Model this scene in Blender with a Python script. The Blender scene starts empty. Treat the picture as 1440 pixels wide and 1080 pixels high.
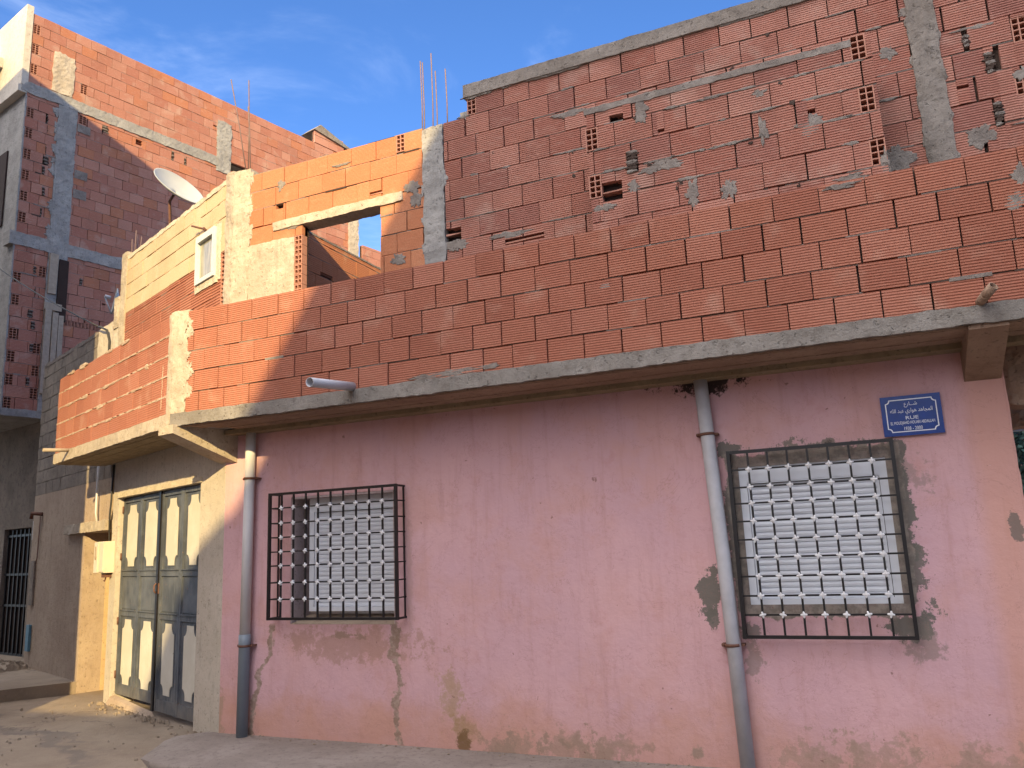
import bpy, bmesh, math, random
from mathutils import Vector, Matrix, noise
R = math.radians
sc = bpy.context.scene
COL = sc.collection
CZ = 1.71                                   # eye height above the pavement
# ---------------------------------------------------------------- camera
YAW, PITCH, ROLL, FPX = R(23.51), R(11.131), R(-2.426), 1135.0
cy, sy, cp, sp, cr, sr = math.cos(YAW), math.sin(YAW), math.cos(PITCH), math.sin(PITCH), math.cos(ROLL), math.sin(ROLL)
FW = Vector((-sy*cp, cy*cp, sp)); r0 = Vector((cy, sy, 0)); u0 = r0.cross(FW)
RT = cr*r0 + sr*u0; UP = -sr*r0 + cr*u0
cam = bpy.data.cameras.new('camera'); camo = bpy.data.objects.new('camera', cam); COL.objects.link(camo)
camo.matrix_world = Matrix(((RT.x, UP.x, -FW.x, 0), (RT.y, UP.y, -FW.y, 0), (RT.z, UP.z, -FW.z, CZ), (0, 0, 0, 1)))
cam.sensor_width = 36; cam.lens = FPX/1440*36; cam.clip_end = 2000; cam.clip_start = .05
sc.camera = camo

def ray(px, py): return FW + (px-720)/FPX*RT - (py-540)/FPX*UP
def onY(px, py, Y):
    d = ray(px, py); d = d*(Y/d.y); d.z += CZ; return d

# ---------------------------------------------------------------- materials
class NB:
    def __init__(s, name):
        s.m = bpy.data.materials.new(name); s.m.use_nodes = True
        s.t = s.m.node_tree; s.t.nodes.clear()
        s.out = s.t.nodes.new('ShaderNodeOutputMaterial')
        s.b = s.t.nodes.new('ShaderNodeBsdfPrincipled')
        s.t.links.new(s.b.outputs[0], s.out.inputs[0])
        s._c = None
    def new(s, k, **kw):
        n = s.t.nodes.new(k)
        for a, v in kw.items(): setattr(n, a, v)
        return n
    def put(s, sock, v):
        if hasattr(v, 'is_output'): s.t.links.new(v, sock)
        elif isinstance(v, (tuple, list)) and len(v) == 3 and len(sock.default_value) == 4: sock.default_value = (*v, 1)
        else: sock.default_value = v
    def co(s):
        if not s._c: s._c = s.new('ShaderNodeTexCoord').outputs['Object']
        return s._c
    def vmul(s, v, k):
        n = s.new('ShaderNodeVectorMath', operation='MULTIPLY'); s.put(n.inputs[0], v); n.inputs[1].default_value = k; return n.outputs[0]
    def vsub(s, v, k):
        n = s.new('ShaderNodeVectorMath', operation='SUBTRACT'); s.put(n.inputs[0], v); n.inputs[1].default_value = k; return n.outputs[0]
    def noise(s, scale, detail=4, rough=.55, vec=None, dist=0):
        n = s.new('ShaderNodeTexNoise'); s.put(n.inputs['Vector'], vec if vec is not None else s.co())
        n.inputs['Scale'].default_value = scale; n.inputs['Detail'].default_value = detail
        n.inputs['Roughness'].default_value = rough; n.inputs['Distortion'].default_value = dist
        return n.outputs[0]
    def ma(s, op, a, b=0, c=0, clamp=False):
        n = s.new('ShaderNodeMath', operation=op, use_clamp=clamp)
        s.put(n.inputs[0], a); s.put(n.inputs[1], b); s.put(n.inputs[2], c); return n.outputs[0]
    def rng(s, v, a, b, c=0., d=1.):
        n = s.new('ShaderNodeMapRange', interpolation_type='SMOOTHSTEP'); s.put(n.inputs[0], v)
        for i, x in enumerate((a, b, c, d)): n.inputs[i+1].default_value = x
        return n.outputs[0]
    def mix(s, f, a, b, mode='MIX'):
        n = s.new('ShaderNodeMix', data_type='RGBA', blend_type=mode)
        s.put(n.inputs[0], f); s.put(n.inputs[6], a); s.put(n.inputs[7], b); return n.outputs[2]
    def ramp(s, f, stops):
        n = s.new('ShaderNodeValToRGB'); s.put(n.inputs[0], f); e = n.color_ramp.elements
        while len(e) < len(stops): e.new(.5)
        for x, (p, c) in zip(e, stops): x.position = p; x.color = (*c, 1)
        return n.outputs[0]
    def island(s):
        return s.new('ShaderNodeNewGeometry').outputs['Random Per Island']
    def xyz(s):
        n = s.new('ShaderNodeSeparateXYZ'); s.put(n.inputs[0], s.co()); return n.outputs
    def ell(s, x, z, rx, rz, amp=.5, sc_=9, soft=.12, nz=None):
        v = s.vmul(s.vsub(s.co(), (x, 0, z)), (1/rx, 0, 1/rz))
        n = s.new('ShaderNodeVectorMath', operation='LENGTH'); s.put(n.inputs[0], v)
        d = s.ma('MULTIPLY_ADD', nz if nz is not None else s.noise(sc_, 5, .6), 9*amp, n.outputs['Value'])
        return s.rng(d, .85+4.5*amp-soft, .85+4.5*amp+soft, 1, 0)
    def bump(s, h, strength=.3, dist=.01):
        n = s.new('ShaderNodeBump'); s.put(n.inputs['Height'], h); n.inputs['Strength'].default_value = strength
        n.inputs['Distance'].default_value = dist; s.t.links.new(n.outputs[0], s.b.inputs['Normal'])
    def done(s, col, rough=.9, metal=0., spec=.3):
        s.put(s.b.inputs['Base Color'], col); s.put(s.b.inputs['Roughness'], rough)
        s.b.inputs['Metallic'].default_value = metal; s.b.inputs['Specular IOR Level'].default_value = spec
        return s.m

def brick_mat(name, tones, dust=(.45, .36, .30), dustf=.35, dirt=(.16, .09, .07), dirtf=.3, grain=90):
    n = NB(name); i = n.island()
    k = len(tones); c = n.ramp(i, [((j+.5)/k, t) for j, t in enumerate(tones)])
    big = n.noise(1.7, 3); c = n.mix(n.rng(big, .45, .75, 0, dirtf), c, dirt)
    c = n.mix(n.rng(n.noise(3.1, 3, .5), .57, .74, 0, .5), c, dust)     # pale lime bloom in patches
    # scuffs run along the brick
    sv = n.vmul(n.co(), (1, 1, 5)); sn = n.noise(9, 5, .65, sv)
    c = n.mix(n.rng(sn, .5, .78, 0, dustf), c, dust)
    g = n.noise(grain, 3, .6); c = n.mix(.5, c, n.mix(n.rng(g, .3, .7), (.72, .7, .68), (1.16, 1.16, 1.16)), 'MULTIPLY')
    sp_ = n.noise(38, 2, .4); c = n.mix(n.rng(sp_, .70, .76, 0, .5), c, dirt)
    n.bump(n.ma('ADD', g, n.ma('MULTIPLY', sn, .6)), .3, .004)
    return n.done(c, .92, spec=.2)

def cement_mat(name, a, b, c_, streak=.35, bs=.5, patch=2.2):
    n = NB(name)
    c = n.mix(n.rng(n.noise(patch, 6, .62), .35, .68), a, b)
    c = n.mix(n.rng(n.noise(11, 6, .7), .48, .7, 0, .7), c, c_)
    st = n.noise(5, 5, .6, n.vmul(n.co(), (3, 3, .35))); c = n.mix(n.rng(st, .52, .8, 0, streak), c, tuple(x*.55 for x in a))
    f = n.noise(60, 5, .7); c = n.mix(.35, c, n.mix(f, (.55, .55, .55), (1.35, 1.35, 1.35)), 'MULTIPLY')
    pit = n.rng(n.noise(30, 3, .5), .30, .38, 0, 1); c = n.mix(n.ma('MULTIPLY', n.ma('SUBTRACT', 1, pit), .5), c, tuple(x*.4 for x in a))
    n.bump(n.ma('ADD', n.ma('ADD', f, n.ma('MULTIPLY', n.noise(14, 5, .6), 2)), pit), bs, .012)
    return n.done(c, .93, spec=.2)

def plain(name, col, rough=.5, metal=0., var=.15, scale=12, bumps=0., spec=.4):
    n = NB(name); f = n.noise(scale, 5, .6)
    c = n.mix(f, tuple(max(0, x*(1-var*1.6)) for x in col), tuple(min(1, x*(1+var)) for x in col))
    if bumps: n.bump(n.noise(scale*5, 4), bumps, .004)
    return n.done(c, rough, metal, spec)

M = {}
M['brick_new'] = brick_mat('new_red_brick', [(.365, .146, .094), (.395, .16, .105), (.375, .15, .098), (.42, .18, .122), (.34, .132, .086)], dust=(.47, .27, .20), dustf=.22, dirt=(.30, .10, .065), dirtf=.2)
M['brick_orange'] = brick_mat('orange_brick', [(.45, .18, .092), (.48, .20, .105), (.44, .17, .086), (.50, .215, .115), (.47, .19, .098)], dust=(.54, .33, .20), dustf=.3, dirt=(.38, .15, .08), dirtf=.2)
M['brick_old'] = brick_mat('old_pink_brick', [(.37, .162, .118), (.42, .195, .145), (.34, .138, .10), (.45, .225, .17), (.385, .17, .124), (.32, .14, .108)], dust=(.47, .31, .25), dustf=.5, dirt=(.22, .10, .078), dirtf=.45)
M['brick_far'] = brick_mat('weathered_brick', [(.37, .155, .11), (.42, .195, .142), (.395, .175, .125), (.45, .225, .165), (.38, .16, .11), (.43, .175, .10)], dust=(.48, .33, .26), dustf=.5, dirt=(.26, .125, .09), dirtf=.35)
M['brick_cream'] = brick_mat('mortar_washed_brick', [(.50, .385, .24), (.54, .425, .275), (.52, .40, .255), (.53, .385, .24), (.54, .41, .26)], dust=(.57, .47, .33), dustf=.5, dirt=(.42, .28, .17), dirtf=.4)
M['hollow'] = plain('hollow_brick_web', (.42, .20, .14), .9, var=.2, scale=40)
M['dark'] = plain('brick_cavity', (.035, .02, .016), .95, var=.2)
M['mortar'] = cement_mat('grey_mortar', (.18, .15, .13), (.255, .22, .19), (.125, .105, .09), patch=6)
M['mortar_dark'] = cement_mat('dark_joint_mortar', (.055, .036, .028), (.08, .055, .043), (.035, .025, .02), patch=6)
M['mortar_pale'] = cement_mat('pale_mortar', (.52, .44, .33), (.60, .52, .40), (.42, .34, .25), patch=6)
M['mortar_tan'] = cement_mat('tan_joint_mortar', (.40, .285, .205), (.50, .39, .295), (.33, .20, .135), patch=9)
M['concrete'] = cement_mat('grey_concrete', (.25, .235, .22), (.34, .32, .295), (.19, .175, .16))
M['concrete_edge'] = cement_mat('slab_edge_concrete', (.185, .165, .145), (.26, .235, .21), (.13, .11, .095), patch=3)
M['concrete_warm'] = cement_mat('warm_concrete', (.39, .325, .25), (.48, .405, .315), (.31, .25, .185), patch=3.5)
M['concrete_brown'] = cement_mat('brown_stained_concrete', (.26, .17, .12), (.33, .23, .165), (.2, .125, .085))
M['coping'] = cement_mat('dirty_coping_concrete', (.185, .155, .13), (.25, .215, .185), (.12, .10, .085))
M['wood'] = plain('weathered_board', (.36, .29, .22), .85, var=.3, scale=18, bumps=.3)
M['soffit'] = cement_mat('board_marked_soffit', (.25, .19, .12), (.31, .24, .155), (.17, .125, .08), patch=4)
M['cream'] = cement_mat('cream_plaster', (.47, .41, .335), (.54, .475, .40), (.38, .33, .27), streak=.4, bs=.3, patch=1.4)
M['tan'] = cement_mat('tan_earth_plaster', (.36, .27, .20), (.43, .335, .25), (.28, .205, .15), streak=.5, bs=.35, patch=1.2)
M['reveal'] = cement_mat('mauve_grey_plaster', (.40, .32, .32), (.46, .37, .36), (.33, .26, .25), streak=.3, bs=.3)
M['bounce_lit'] = cement_mat('bounce_lit_plaster', (.48, .34, .19), (.56, .41, .24), (.38, .27, .15), streak=.4, bs=.3, patch=1.2)  # yellower, lighter plaster: warm bounce light put into the colour
M['block'] = cement_mat('grey_block', (.20, .165, .135), (.28, .235, .19), (.14, .115, .095), patch=2)
M['pipe'] = plain('pvc_pipe', (.58, .56, .55), .45, var=.12, scale=4)
M['pipe_blue'] = plain('bluish_grey_pvc', (.20, .235, .27), .5, var=.15, scale=5)
M['pipe_grey'] = plain('grey_pvc', (.46, .455, .48), .5, var=.18, scale=8)
M['rust'] = plain('rusty_iron', (.16, .075, .05), .8, var=.4, scale=30, bumps=.3)
M['iron'] = plain('black_painted_iron', (.011, .009, .010), .45, var=.3, scale=25)
M['white_pvc'] = plain('white_pvc', (.66, .685, .74), .35, var=.06, scale=5)
M['white_paint'] = plain('white_rosette_paint', (.72, .71, .72), .45, var=.1, scale=60)
M['dish'] = plain('white_dish_enamel', (.37, .37, .355), .5, var=.12, scale=5)
M['rebar'] = plain('rebar_steel', (.20, .13, .11), .7, .3, var=.3, scale=30)
M['meter'] = plain('beige_enamel', (.62, .55, .43), .5, var=.12, scale=9)
M['cable'] = plain('black_cable', (.03, .028, .027), .6)
M['blue_plate'] = plain('blue_enamel', (.003, .036, .24), .3, var=.25, scale=14)
M['blue_paint'] = plain('faded_blue_paint', (.10, .22, .30), .6, var=.3, scale=14)
M['letter'] = plain('white_enamel_lettering', (.78, .80, .84), .4, var=.05)
M['frame_grey'] = plain('pale_window_frame', (.55, .57, .56), .45, var=.12, scale=20)

def glass():
    n = NB('curtained_pane'); st = n.noise(14, 3, .5, n.vmul(n.co(), (4, 4, .3)))
    c = n.mix(n.rng(st, .35, .65), (.20, .19, .14), (.36, .33, .24))
    return n.done(c, .08, spec=.7)
M['pane'] = glass()

def door_paint():
    n = NB('worn_grey_door_paint')
    c = n.mix(n.rng(n.noise(3, 5, .6), .35, .7), (.060, .066, .080), (.115, .123, .140))
    st = n.noise(7, 5, .6, n.vmul(n.co(), (3, 3, .3))); c = n.mix(n.rng(st, .5, .78, 0, .5), c, (.22, .235, .23))
    c = n.mix(n.rng(n.noise(26, 4, .6), .62, .72, 0, .6), c, (.22, .13, .08))
    x = n.xyz(); low = n.ma('ADD', n.rng(x[2], 0, .5, .6, 0), n.ma('MULTIPLY', n.ma('SUBTRACT', n.noise(6), .5), .6))
    c = n.mix(n.rng(low, .3, .8, 0, .5), c, (.22, .18, .13))
    n.bump(n.noise(50, 4), .2, .003)
    return n.done(c, .55)
M['door'] = door_paint()
def door_panel():
    n = NB('aged_white_panel_paint')
    c = n.mix(n.rng(n.noise(4, 5, .6), .4, .7), (.54, .495, .41), (.60, .56, .48))
    st = n.noise(9, 5, .6, n.vmul(n.co(), (3, 3, .25))); c = n.mix(n.rng(st, .55, .8, 0, .5), c, (.50, .42, .30))
    c = n.mix(n.rng(n.noise(22, 4, .6), .66, .75, 0, .7), c, (.25, .18, .12))
    return n.done(c, .6)
M['door_panel'] = door_panel()

def pink():
    n = NB('pink_painted_plaster'); x = n.xyz()
    c = n.mix(n.rng(n.noise(.9, 4, .55), .35, .68), (.535, .33, .36), (.59, .36, .37))
    c = n.mix(n.rng(n.noise(2.2, 5, .6), .46, .70, 0, .6), c, (.54, .305, .27))
    c = n.mix(n.rng(n.noise(7, 6, .7), .52, .75, 0, .4), c, (.46, .235, .225))
    st = n.noise(4, 6, .65, n.vmul(n.co(), (2.5, 1, .28))); c = n.mix(n.rng(st, .48, .75, 0, .5), c, (.42, .235, .215))
    # warm repaint of the right-hand pilaster
    c = n.mix(n.rng(x[0], .60, .76, 0, .55), c, (.56, .29, .20))
    # splashed earth along the foot of the wall
    low = n.ma('ADD', n.rng(x[2], .0, .75, 1, 0), n.ma('MULTIPLY', n.ma('SUBTRACT', n.noise(2.2, 6, .65), .5), 1.1))
    c = n.mix(n.rng(low, .3, 1.05, 0, .6), c, (.50, .265, .18))
    fine = n.noise(7, 9, .74)
    def st_(px, py, rx, rz, col, k, amp=.6, soft=.25, nz=None):
        nonlocal c
        p = onY(px, py, 6.5)
        c = n.mix(n.ma('MULTIPLY', n.ell(p.x, p.z, rx, rz, amp, soft=soft, nz=nz or fine), k), c, col)
    st_(637, 985, .10, .19, (.33, .23, .10), .55, .9, .5); st_(655, 1020, .12, .14, (.31, .20, .09), .55, .9, .5); st_(652, 1045, .07, .08, (.14, .08, .03), .8)
    for px, rx in ((735, .22), (800, .30), (860, .25), (700, .14)): st_(px, 1052+(px-700)*.06, rx, .12, (.29, .21, .155), .55, 1.1)
    st_(980, 1058, .05, .07, (.25, .2, .15), .7)
    for px, rx in ((1150, .25), (1260, .35), (1370, .3)): st_(px, 1085, rx, .16, (.30, .215, .16), .5, 1.1)
    st_(300, 1010, .12, .35, (.33, .24, .16), .6)
    # cement repairs round the windows, shadowed holes over one frame painted dark
    cem = (.135, .125, .108); cem2 = (.20, .165, .14)
    st_(1000, 835, .10, .20, cem, .95, .45, .05); st_(1004, 868, .05, .10, cem, .9, .5, .05)
    st_(1022, 632, .12, .07, cem, .95, .5, .05)
    st_(1282, 878, .14, .12, cem, .95, .5, .08); st_(1300, 905, .12, .10, cem2, .6, .8, .3); st_(1060, 885, .09, .07, cem, .8, .6, .1); st_(1058, 925, .07, .14, cem2, .6, .7, .2)
    st_(1262, 630, .08, .08, cem, .95, .4, .05); st_(1283, 660, .12, .14, cem2, .5, .8, .3)
    st_(1268, 720, .10, .42, cem, .95, .45, .05); st_(1288, 800, .09, .25, cem, .9, .6, .06)
    st_(1140, 634, .5, .075, cem2, .95, .7, .05); st_(1172, 636, .22, .05, (.05, .04, .035), .8, 1.0, .08); st_(1130, 640, .1, .03, (.05, .04, .035), .8, 1.0, .08)  # near-black blotches paint the shadow in the ragged gap above the frame
    st_(1165, 860, .5, .05, cem2, .95, .5, .05); st_(1035, 740, .09, .5, cem, .95, .35, .05)
    def frame_(x0, x1, z0, z1, wd, col, k):
        nonlocal c
        dx = n.ma('SUBTRACT', n.ma('ABSOLUTE', n.ma('SUBTRACT', x[0], (x0+x1)/2)), (x1-x0)/2); dz = n.ma('SUBTRACT', n.ma('ABSOLUTE', n.ma('SUBTRACT', x[2], (z0+z1)/2)), (z1-z0)/2)
        d = n.ma('ADD', n.ma('MAXIMUM', dx, dz), n.ma('MULTIPLY', n.ma('SUBTRACT', n.noise(7, 6, .65), .5), .16))
        c = n.mix(n.ma('MULTIPLY', n.rng(d, wd-.006, wd+.006, 1, 0), k), c, col)
    frame_(-.945, .128, 1.165, 2.225, .085, n.mix(n.rng(n.noise(12, 5, .7), .4, .6), (.17, .145, .125), (.27, .23, .195)), .95)
    # grime below grille 1
    st_(500, 905, .75, .16, (.34, .20, .15), .6, .7, .3); st_(490, 893, .22, .035, (.26, .18, .13), .7, .8, .1)
    st_(575, 800, .05, .7, (.36, .22, .19), .4, .5, .3)
    st_(1430, 735, .045, .11, cem, .8, .4, .06)
    # black soot where the pipe leaves the soffit
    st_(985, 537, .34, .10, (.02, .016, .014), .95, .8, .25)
    # wandering cement-filled cracks
    w = n.noise(3.5, 4, .6); w2 = n.noise(13, 7, .7)
    def crack(pts, half):
        nonlocal c
        zs = [onY(*p, 6.5) for p in pts]
        for a, b in zip(zs, zs[1:]):
            k = (b.x-a.x)/(b.z-a.z)
            xc = n.ma('MULTIPLY_ADD', x[2], k, a.x-k*a.z)
            d = n.ma('ABSOLUTE', n.ma('ADD', n.ma('SUBTRACT', x[0], xc), n.ma('MULTIPLY', n.ma('SUBTRACT', w, .5), .30)))
            m_ = n.rng(n.ma('ADD', d, n.ma('MULTIPLY', n.ma('SUBTRACT', w2, .5), .19)), half*.6, half*1.15, 1, 0)
            zin = n.ma('MULTIPLY', n.rng(x[2], b.z-.02, b.z+.02), n.rng(x[2], a.z-.02, a.z+.02, 1, 0))
            m_ = n.ma('MULTIPLY', m_, zin)
            c = n.mix(n.ma('MULTIPLY', m_, .9), c, n.mix(n.rng(w2, .4, .6), (.24, .165, .12), (.36, .28, .22)))
    crack([(386, 878), (380, 915), (362, 950), (353, 1010), (352, 1035)], .035)
    crack([(552, 872), (556, 925), (560, 960), (556, 1000), (560, 1048)], .035)
    # nail holes, chips
    chips = n.rng(n.noise(17, 3, .5), .735, .76); c = n.mix(n.ma('MULTIPLY', chips, .65), c, (.20, .11, .09))
    pale = n.rng(n.noise(21, 3, .5), .74, .78); c = n.mix(n.ma('MULTIPLY', pale, .35), c, (.62, .42, .40))
    hair = n.ma('ABSOLUTE', n.ma('SUBTRACT', n.noise(2.3, 6, .7, dist=.6), .5)); c = n.mix(n.rng(hair, .0, .006, .35, 0), c, (.3, .16, .14))
    h = n.ma('ADD', n.ma('MULTIPLY', n.noise(5, 5, .6), 3), n.ma('MULTIPLY', n.noise(45, 5, .65), .5))
    n.bump(n.ma('SUBTRACT', h, n.ma('MULTIPLY', chips, .6)), .35, .012)
    return n.done(c, .85, spec=.25)
M['pink'] = pink()

def ground_mat():
    n = NB('worn_cement_street')
    c = n.mix(n.rng(n.noise(.7, 5, .6), .35, .68), (.24, .185, .135), (.32, .255, .19))
    c = n.mix(n.rng(n.noise(3, 6, .7), .45, .75, 0, .6), c, (.19, .145, .11))
    c = n.mix(n.rng(n.noise(28, 5, .7), .5, .75, 0, .4), c, (.36, .29, .22))
    cr_ = n.ma('ABSOLUTE', n.ma('SUBTRACT', n.noise(.8, 5, .65, dist=.5), .5)); k = n.ma('MULTIPLY', n.rng(cr_, .001, .010, 1, 0), n.rng(n.noise(.5), .5, .62))
    c = n.mix(n.ma('MULTIPLY', k, .6), c, (.12, .09, .075))
    x = n.xyz(); wob = n.ma('MULTIPLY', n.ma('SUBTRACT', n.noise(1.3, 6, .62), .5), 1.3)
    for ax, ay, bx, by, wd, kk in ((-10.2, 6.9, -6.6, 5.5, .10, .6), (-9.9, 6.35, -7.4, 6.1, .05, .5), (-8.6, 5.2, -6.9, 5.0, .04, .5)):
        L_ = math.hypot(bx-ax, by-ay); nx, ny = -(by-ay)/L_, (bx-ax)/L_
        d_ = n.ma('ABSOLUTE', n.ma('ADD', n.ma('ADD', n.ma('MULTIPLY', x[0], nx), n.ma('MULTIPLY_ADD', x[1], ny, -(ax*nx+ay*ny))), wob))
        along = n.ma('MULTIPLY', n.rng(x[0], ax-.3, ax+.3), n.rng(x[0], bx-.3, bx+.3, 1, 0))
        c = n.mix(n.ma('MULTIPLY', n.ma('MULTIPLY', n.rng(d_, wd*.2, wd*1.4, 1, 0), along), kk), c, (.15, .125, .11))
    n.bump(n.ma('ADD', n.ma('MULTIPLY', n.noise(6, 6, .6), 2), n.ma('SUBTRACT', n.noise(70, 4, .7), n.ma('MULTIPLY', k, 1.0))), .5, .02)
    return n.done(c, .92, spec=.2)
M['ground'] = ground_mat()
M['pavement'] = cement_mat('grey_pavement', (.23, .19, .165), (.30, .255, .225), (.17, .14, .12), streak=0, bs=.4, patch=1.5)

# ---------------------------------------------------------------- mesh builder
class Fr:
    """wall frame: s along the wall, d outwards, z up"""
    def __init__(f, p, az, n): f.p, f.a, f.n = Vector((*p, 0)), Vector((*az, 0)), Vector((*n, 0))
    def __call__(f, s, d, z): v = f.p + f.a*s + f.n*d; return Vector((v.x, v.y, z))
def main(Y): return Fr((0, Y), (1, 0), (0, -1))
A22 = R(22); ZT = (-math.cos(A22), math.sin(A22)); NT = (-math.sin(A22), -math.cos(A22))
A77 = R(77); Z7 = (math.cos(A77), math.sin(A77)); N7 = (math.sin(A77), -math.cos(A77))
FT = Fr((-6.12, 6.5), ZT, NT)          # turned wall of the pink house
FP = Fr((-6.22, 5.83), ZT, NT)         # turned parapet
F7 = Fr((-13.471-.225*9.951/.974*1.0, 0), Z7, N7)   # tall house side wall, s measured so that y = s*sin77
F7 = Fr((-13.471-(9.951)*math.cos(A77)/math.sin(A77), 0), Z7, N7)
def sy7(y): return y/math.sin(A77)
WORLD = Fr((0, 0), (1, 0), (0, 1))

class MB:
    def __init__(s): s.v = []; s.f = []; s.mi = []; s.sm = []
    def face(s, idx, mi=0, smooth=False): s.f.append(idx); s.mi.append(mi); s.sm.append(smooth)
    def add(s, vs): i = len(s.v); s.v.extend(tuple(v) for v in vs); return i
    def box(s, fr, s0, s1, d0, d1, z0, z1, mi=0, j=0.):
        rj = lambda: random.uniform(-j, j) if j else 0
        i = s.add([fr(a+rj(), b+rj(), c+rj()) for c in (z0, z1) for a, b in ((s0, d0), (s1, d0), (s1, d1), (s0, d1))])
        for q in ((0, 1, 2, 3), (4, 5, 6, 7), (0, 1, 5, 4), (1, 2, 6, 5), (2, 3, 7, 6), (3, 0, 4, 7)): s.face([i+k for k in q], mi)
    def hexa(s, p8, mi=0):
        i = s.add(p8)
        for q in ((0, 1, 2, 3), (4, 5, 6, 7), (0, 1, 5, 4), (1, 2, 6, 5), (2, 3, 7, 6), (3, 0, 4, 7)): s.face([i+k for k in q], mi)
    def prism(s, bot, top, mi=0):
        n = len(bot); i = s.add(list(bot)+list(top))
        s.face([i+k for k in range(n)], mi); s.face([i+n+k for k in range(n)], mi)
        for k in range(n): s.face([i+k, i+(k+1) % n, i+n+(k+1) % n, i+n+k], mi)
    def tube(s, pts, r, n=12, mi=0, caps=True, smooth=True, hollow=0.):
        pts = [Vector(p) for p in pts]; rr = r if isinstance(r, (list, tuple)) else [r]*len(pts)
        rings = []
        for k, p in enumerate(pts):
            t = ((pts[min(k+1, len(pts)-1)] - pts[max(k-1, 0)])).normalized()
            a = t.orthogonal() if k == 0 else (a - t*a.dot(t)); a = a.normalized(); b = t.cross(a)
            rings.append(s.add([p + (a*math.cos(2*math.pi*q/n) + b*math.sin(2*math.pi*q/n))*rr[k] for q in range(n)]))
        for i, k in zip(rings, rings[1:]):
            for q in range(n): s.face([i+q, i+(q+1) % n, k+(q+1) % n, k+q], mi, smooth)
        if caps: s.face([rings[0]+q for q in range(n)], mi); s.face([rings[-1]+q for q in range(n)], mi)
    def pipe(s, a, b, r, wall=.006, n=16, mi=0):     # open-ended pipe
        a, b = Vector(a), Vector(b); t = (b-a).normalized(); u = t.orthogonal().normalized(); w = t.cross(u)
        def ring(p, r): return s.add([p+(u*math.cos(2*math.pi*q/n)+w*math.sin(2*math.pi*q/n))*r for q in range(n)])
        i = [ring(a, r), ring(b, r), ring(b, r-wall), ring(a, r-wall)]
        for x, y in zip(i, i[1:]+i[:1]):
            for q in range(n): s.face([x+q, x+(q+1) % n, y+(q+1) % n, y+q], mi, True)
    def blob(s, fr, s0, z0, rs, rz, th=.008, mi=0, seed=0, base=-.003, rag=.45, n=30):
        o = seed*7.31
        def rad(t): return 1 + rag*(noise.noise(Vector((math.cos(t)*1.3+o, math.sin(t)*1.3, o)))+.6*noise.noise(Vector((math.cos(t)*4+o, math.sin(t)*4, o)))+.35*noise.noise(Vector((math.cos(t)*9+o, math.sin(t)*9, o))))
        T = [2*math.pi*k/n for k in range(n)]; rings = []
        for kk, (f, d) in enumerate(((1, base), (.93, th*.75), (.6, th), (.3, th*1.05))):
            rings.append(s.add([fr(s0+math.cos(t)*rs*rad(t)*f, d+(th*.5*noise.noise(Vector((math.cos(t)*f*3+o, math.sin(t)*f*3, 1))) if kk else 0), z0+math.sin(t)*rz*rad(t)*f) for t in T]))
        for i, k in zip(rings, rings[1:]):
            for q in range(n): s.face([i+q, i+(q+1) % n, k+(q+1) % n, k+q], mi)
        s.face([rings[-1]+q for q in range(n)], mi)
    def rough(s, fr, s0, s1, z0, z1, d0, d1, amp=.008, edge=.012, step=.05, mi=0, seed=0, top=0.):
        ns, nz = max(2, int((s1-s0)/step)), max(2, int((z1-z0)/step))
        ns, nz = min(ns, 240), min(nz, 240); g = []
        for b in range(nz+1):
            for a in range(ns+1):
                S, Z = s0+(s1-s0)*a/ns, z0+(z1-z0)*b/nz
                d = d1 + amp*(noise.noise(Vector((S*6+seed, Z*6, seed)))+.6*noise.noise(Vector((S*17+seed, Z*17, 3))))
                if a in (0, ns): S += edge*(noise.noise(Vector((Z*5, a+seed, 7)))+.8*noise.noise(Vector((Z*16, a+seed, 2)))); d -= amp*.4
                if b in (0, nz): Z += edge*(noise.noise(Vector((S*5, b+seed, 9)))+.8*noise.noise(Vector((S*16, b+seed, 4)))) + (top if b == nz else 0)
                g.append((S, d, Z))
        i = s.add([fr(*q) for q in g]); w = ns+1
        for b in range(nz):
            for a in range(ns): s.face([i+b*w+a, i+b*w+a+1, i+(b+1)*w+a+1, i+(b+1)*w+a], mi)
        rim = [a for a in range(ns)]+[b*w+ns for b in range(nz)]+[nz*w+a for a in range(ns, 0, -1)]+[b*w for b in range(nz, 0, -1)]
        k = s.add([fr(g[q][0], d0, g[q][2]) for q in rim]); n = len(rim)
        for q in range(n): s.face([i+rim[q], i+rim[(q+1) % n], k+(q+1) % n, k+q], mi)
        s.face([k+q for q in range(n)], mi)
    def build(s, name, mats, parent=None, label=None):
        me = bpy.data.meshes.new(name); me.from_pydata(s.v, [], s.f)
        for m in (mats if isinstance(mats, (list, tuple)) else [mats]): me.materials.append(M[m] if isinstance(m, str) else m)
        me.polygons.foreach_set('material_index', s.mi); me.polygons.foreach_set('use_smooth', s.sm)
        bm = bmesh.new(); bm.from_mesh(me); bmesh.ops.recalc_face_normals(bm, faces=bm.faces); bm.to_mesh(me); bm.free()
        o = bpy.data.objects.new(name, me); COL.objects.link(o)
        if parent is not None:
            o.parent = parent
            p = parent; off = Vector((0, 0, 0))
            while p is not None: off += p.location; p = p.parent
            o.location = -off
        if label: o['label'] = label
        return o

def thing(name, label, cat, loc, group=None):
    o = bpy.data.objects.new(name, None); COL.objects.link(o); o.location = loc; o.empty_display_size = .2
    o['label'] = label; o['category'] = cat
    if group: o['group'] = group
    return o
def tag(o, label, cat, group=None):
    o['label'] = label; o['category'] = cat
    if group: o['group'] = group
    return o

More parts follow.
